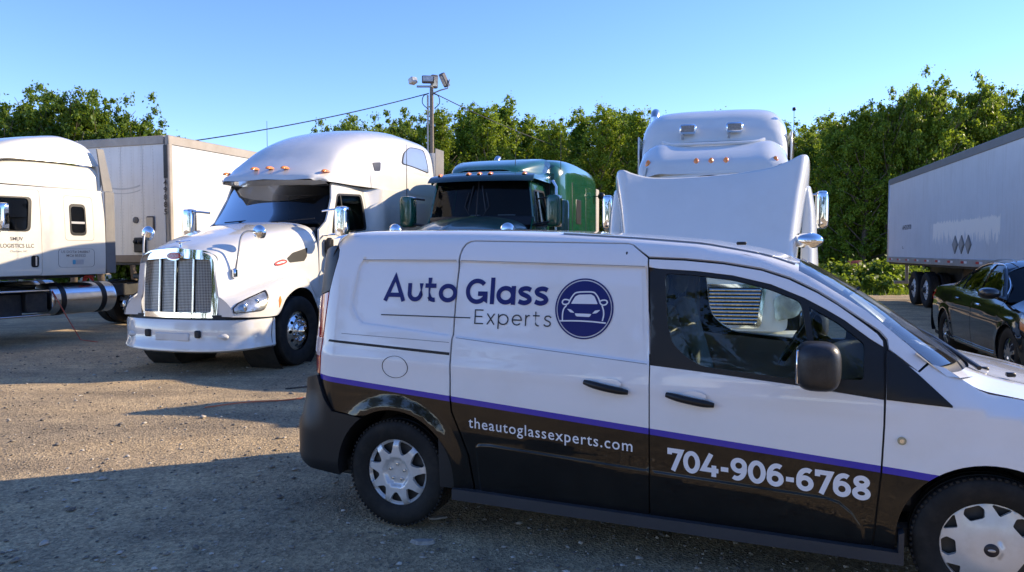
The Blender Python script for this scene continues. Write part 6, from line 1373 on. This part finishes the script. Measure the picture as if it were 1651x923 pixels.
for i, (px, y, d) in enumerate([(1335, 186, 38), (1362, 180, 37), (1392, 170, 36), (1425, 152, 36), (1455, 150, 37), (1484, 136, 36), (1515, 126, 36), (1548, 130, 37), (1580, 140, 37), (1612, 136, 38), (1645, 140, 38), (1690, 130, 38), (1740, 125, 38)]):
    plant(4 if i % 2 else (i//2) % 3, px, y, d, .62 if i % 2 else 1.05, 'tall green tree, %s from the left in the front row behind the right trailer' % ORD[i], G2)
for i, px in enumerate(range(1320, 1800, 30)): plant((4, 0, 5, 1)[i % 4], px, 200-.12*min(px-1320, 240)+14*math.sin(i*1.9), 43+2*math.sin(i*1.3), (.7, 1.2, .7, 1.2)[i % 4], L2, G2)
L3, G3 = 'broad leafy tree rising behind the cream truck and its trailer', 'trees at the left edge'
for i, (px, y, d) in enumerate([(-60, 160, 36), (15, 168, 34), (70, 150, 35), (120, 147, 34), (165, 152, 35), (215, 182, 36), (245, 196, 37), (40, 172, 40), (140, 170, 41)]):
    plant(3 if i % 2 else 5, px, y, d, .85, (L3+', %s from the left' % ORD[i]) if i < 7 else 'half hidden broad tree deep behind the cream truck', G3)
for i, (x, y, h) in enumerate([(-26, -17, 12), (-20, -19, 13), (-14.5, -18, 12.5), (-9, -20, 13.5), (-4, -18, 12), (1, -19, 13), (6, -18, 12), (11, -20, 13), (16, -18, 11), (-31, -12, 12)]):
    o = copy_tree(protos[(3, 4, 5)[i % 3]]); o.location = (x, y, -.02); o.rotation_euler = (0, 0, i*1.3); o.scale = (h/10,)*3; tag(o, 'broad leafy tree across the lot, seen only in reflections', 'tree', 'trees across the lot')
# dark understorey closing the view below the crowns
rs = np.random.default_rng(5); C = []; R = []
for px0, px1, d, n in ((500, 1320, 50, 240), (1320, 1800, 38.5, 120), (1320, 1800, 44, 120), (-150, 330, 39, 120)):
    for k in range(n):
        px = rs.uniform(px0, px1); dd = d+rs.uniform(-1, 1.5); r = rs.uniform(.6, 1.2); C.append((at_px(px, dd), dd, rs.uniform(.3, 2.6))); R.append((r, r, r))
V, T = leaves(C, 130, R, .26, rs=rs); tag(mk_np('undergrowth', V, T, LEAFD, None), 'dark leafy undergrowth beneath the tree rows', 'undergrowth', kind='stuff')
# sunlit shrubs at the edge of the lot
def shrub(x, y, h, r, seed, label):
    rs = np.random.default_rng(seed); root = empty('shrub', (x, y, 0), 0, label, 'shrub', 'shrubs along the lot edge'); C = []; R = []; w = MB()
    for k in range(16):
        a = rs.uniform(0, 6.28); rr = r*math.sqrt(rs.random())*.8; z = h*rs.uniform(.25, .85)*(1-.35*(rr/r)**2); C.append((rr*math.cos(a), rr*math.sin(a), z)); q = rs.uniform(.22, .38)*h; R.append((q, q, q*.8))
        w.tube([(rr*.2*math.cos(a), rr*.2*math.sin(a), 0), (rr*.8*math.cos(a), rr*.8*math.sin(a), z)], [.014, .006], 5)
    V, T = leaves(C, 90, R, .15, .5, rs); w.build('stems', BARK, root); mk_np('foliage', V, T, LEAFB, root)
for i, (px, d, h, r) in enumerate([(1325, 31, 1.25, 1.0), (1350, 30.5, 1.35, .9), (1372, 31.5, 1.1, 1.0), (1392, 30.5, 1.2, .9), (1412, 31, 1.3, .9), (1432, 30.5, 1.4, .9), (1452, 31.5, 1.25, 1.0), (1475, 31, 1.1, 1.0), (1300, 31.5, 1.2, 1.0), (1340, 28.8, .8, .8), (1385, 28.9, .7, .8), (1425, 28.6, .75, .8)]):
    shrub(at_px(px, d), d, h, r, 40+i, ('taller sunlit shrub' if d > 30 else 'low sunlit shrub')+' left of the grey trailer, %s of its row' % ORD[i if i < 9 else i-9])
# small red board half hidden in the shrubs
m = MB(); rb = empty('barrier_board', (at_px(1377, 32.6), 32.6, 0), 0, 'small red board standing behind the shrubs left of the grey trailer', 'board')
m = MB(); m.box(-.33, .33, -.02, .02, .95, 1.22, .01); m.build('board', pm('red_board', (.42, .07, .05), .6), rb)
for x in (-.28, .28): m = MB(); m.box(x-.03, x+.03, -.018, .018, 0, .95, .005); m.build('post', WOOD, rb)
# grass verge
n = 9000; px = rs.uniform(1280, 1800, n); dd = rs.uniform(27.6, 34, n); x = at_px(px, dd); h = rs.uniform(.08, .26, n); a = rs.uniform(0, 6.28, n)
V = np.stack([np.stack([x-.02*np.cos(a), dd-.02*np.sin(a), 0*x-.02], 1), np.stack([x+.02*np.cos(a), dd+.02*np.sin(a), 0*x-.02], 1), np.stack([x+rs.normal(size=n)*.06, dd+rs.normal(size=n)*.06, h], 1)], 1).reshape(-1, 3)
tag(mk_np('grass', V, np.arange(3*n).reshape(-1, 3), LEAFB, None), 'rough green grass below the shrubs', 'grass', kind='stuff')

# ---------------------------------------------------------------- loose stones and litter on the lot
n = 9000; y = 2.6+10.5*rs.random(n)**1.5; x = rs.uniform(-.85, .75, n)*y; s = .006+.013*rs.random(n)**3+.018*(rs.random(n) > .982)
base = np.array([(1, 0, 0), (-1, 0, 0), (0, 1, 0), (0, -1, 0), (0, 0, 1), (0, 0, -.6)], float); tri = np.array([(0, 2, 4), (2, 1, 4), (1, 3, 4), (3, 0, 4), (2, 0, 5), (1, 2, 5), (3, 1, 5), (0, 3, 5)])
Vb = base[None]*rs.uniform(.6, 1.3, (n, 6, 1))*np.stack([s*rs.uniform(.8, 1.7, n), s*rs.uniform(.8, 1.4, n), s*.6], 1)[:, None]
a = rs.uniform(0, 6.28, n); ca, sa = np.cos(a)[:, None], np.sin(a)[:, None]; Vr = np.stack([Vb[..., 0]*ca-Vb[..., 1]*sa, Vb[..., 0]*sa+Vb[..., 1]*ca, Vb[..., 2]], -1)
Vr += np.stack([x, y, ground_z(x, y)-.012+s*.25], 1)[:, None]
m_, ns, ls, p = nodes_of('loose_stone'); g = N(ns, 'ShaderNodeNewGeometry'); ls.new(ramp(ns, ls, g.outputs['Random Per Island'], [(0, (.10, .09, .08)), (.6, (.26, .22, .17)), (1, (.52, .47, .40))]), p.inputs['Base Color']); p.inputs['Roughness'].default_value = .9
tag(mk_np('loose_gravel', Vr.reshape(-1, 3), (np.arange(n)[:, None, None]*6+tri[None]).reshape(-1, 3), m_, None), 'loose gravel and stone chips scattered over the lot', 'gravel', kind='stuff')
for i, (px_, py_, sz) in enumerate([(680, 878, .07), (697, 839, .04), (709, 837, .035)]):
    d = 1.652*1192/(py_-405); xx = at_px(px_, d); m = MB(); th = np.linspace(0, 2*PI, 10)[:-1]; prof = [(sz*(1+.35*math.sin(3*t+i))*math.cos(t), sz*.55*(1+.3*math.cos(2*t))*math.sin(t)) for t in th]
    gz = float(ground_z(xx, d))-.012; m.prism(prof, lambda u, v: (xx+u, d+v, gz-.004), lambda u, v: (xx+u*.8, d+v*.8, gz+sz*.28)); tag(m.build('stone', pm('pale_stone', (.33, .30, .26), .9, var=.3, vscale=30), None, True, 30), ['flat pale stone on the gravel in front of the van rear wheel', 'small stone touching the van rear tyre on its left', 'small stone just right of the other one by the van rear tyre'][i], 'stone')
def cord(pts, r, mat, name, label, cat):
    m = MB(); m.tube(crom([(a, b, float(ground_z(a, b))-.012+r+h) for a, b, h in pts], 6), r, 6); tag(m.build(name, mat, None), label, cat)
cord([(-3.25, 7.75, 0), (-2.9, 8.0, .01), (-2.5, 8.2, .0), (-2.2, 8.42, .01)], .008, pm('orange_cord', (.55, .16, .07), .7), 'cord', 'thin orange cord lying on the sunlit gravel left of the van tail', 'cord')
cord([(-2.75, 8.9, 0), (-2.45, 8.98, .01), (-2.2, 9.1, 0)], .010, pm('dark_stick', (.05, .04, .035), .8), 'stick', 'dark stick on the shaded gravel beside the white truck front wheel', 'stick')
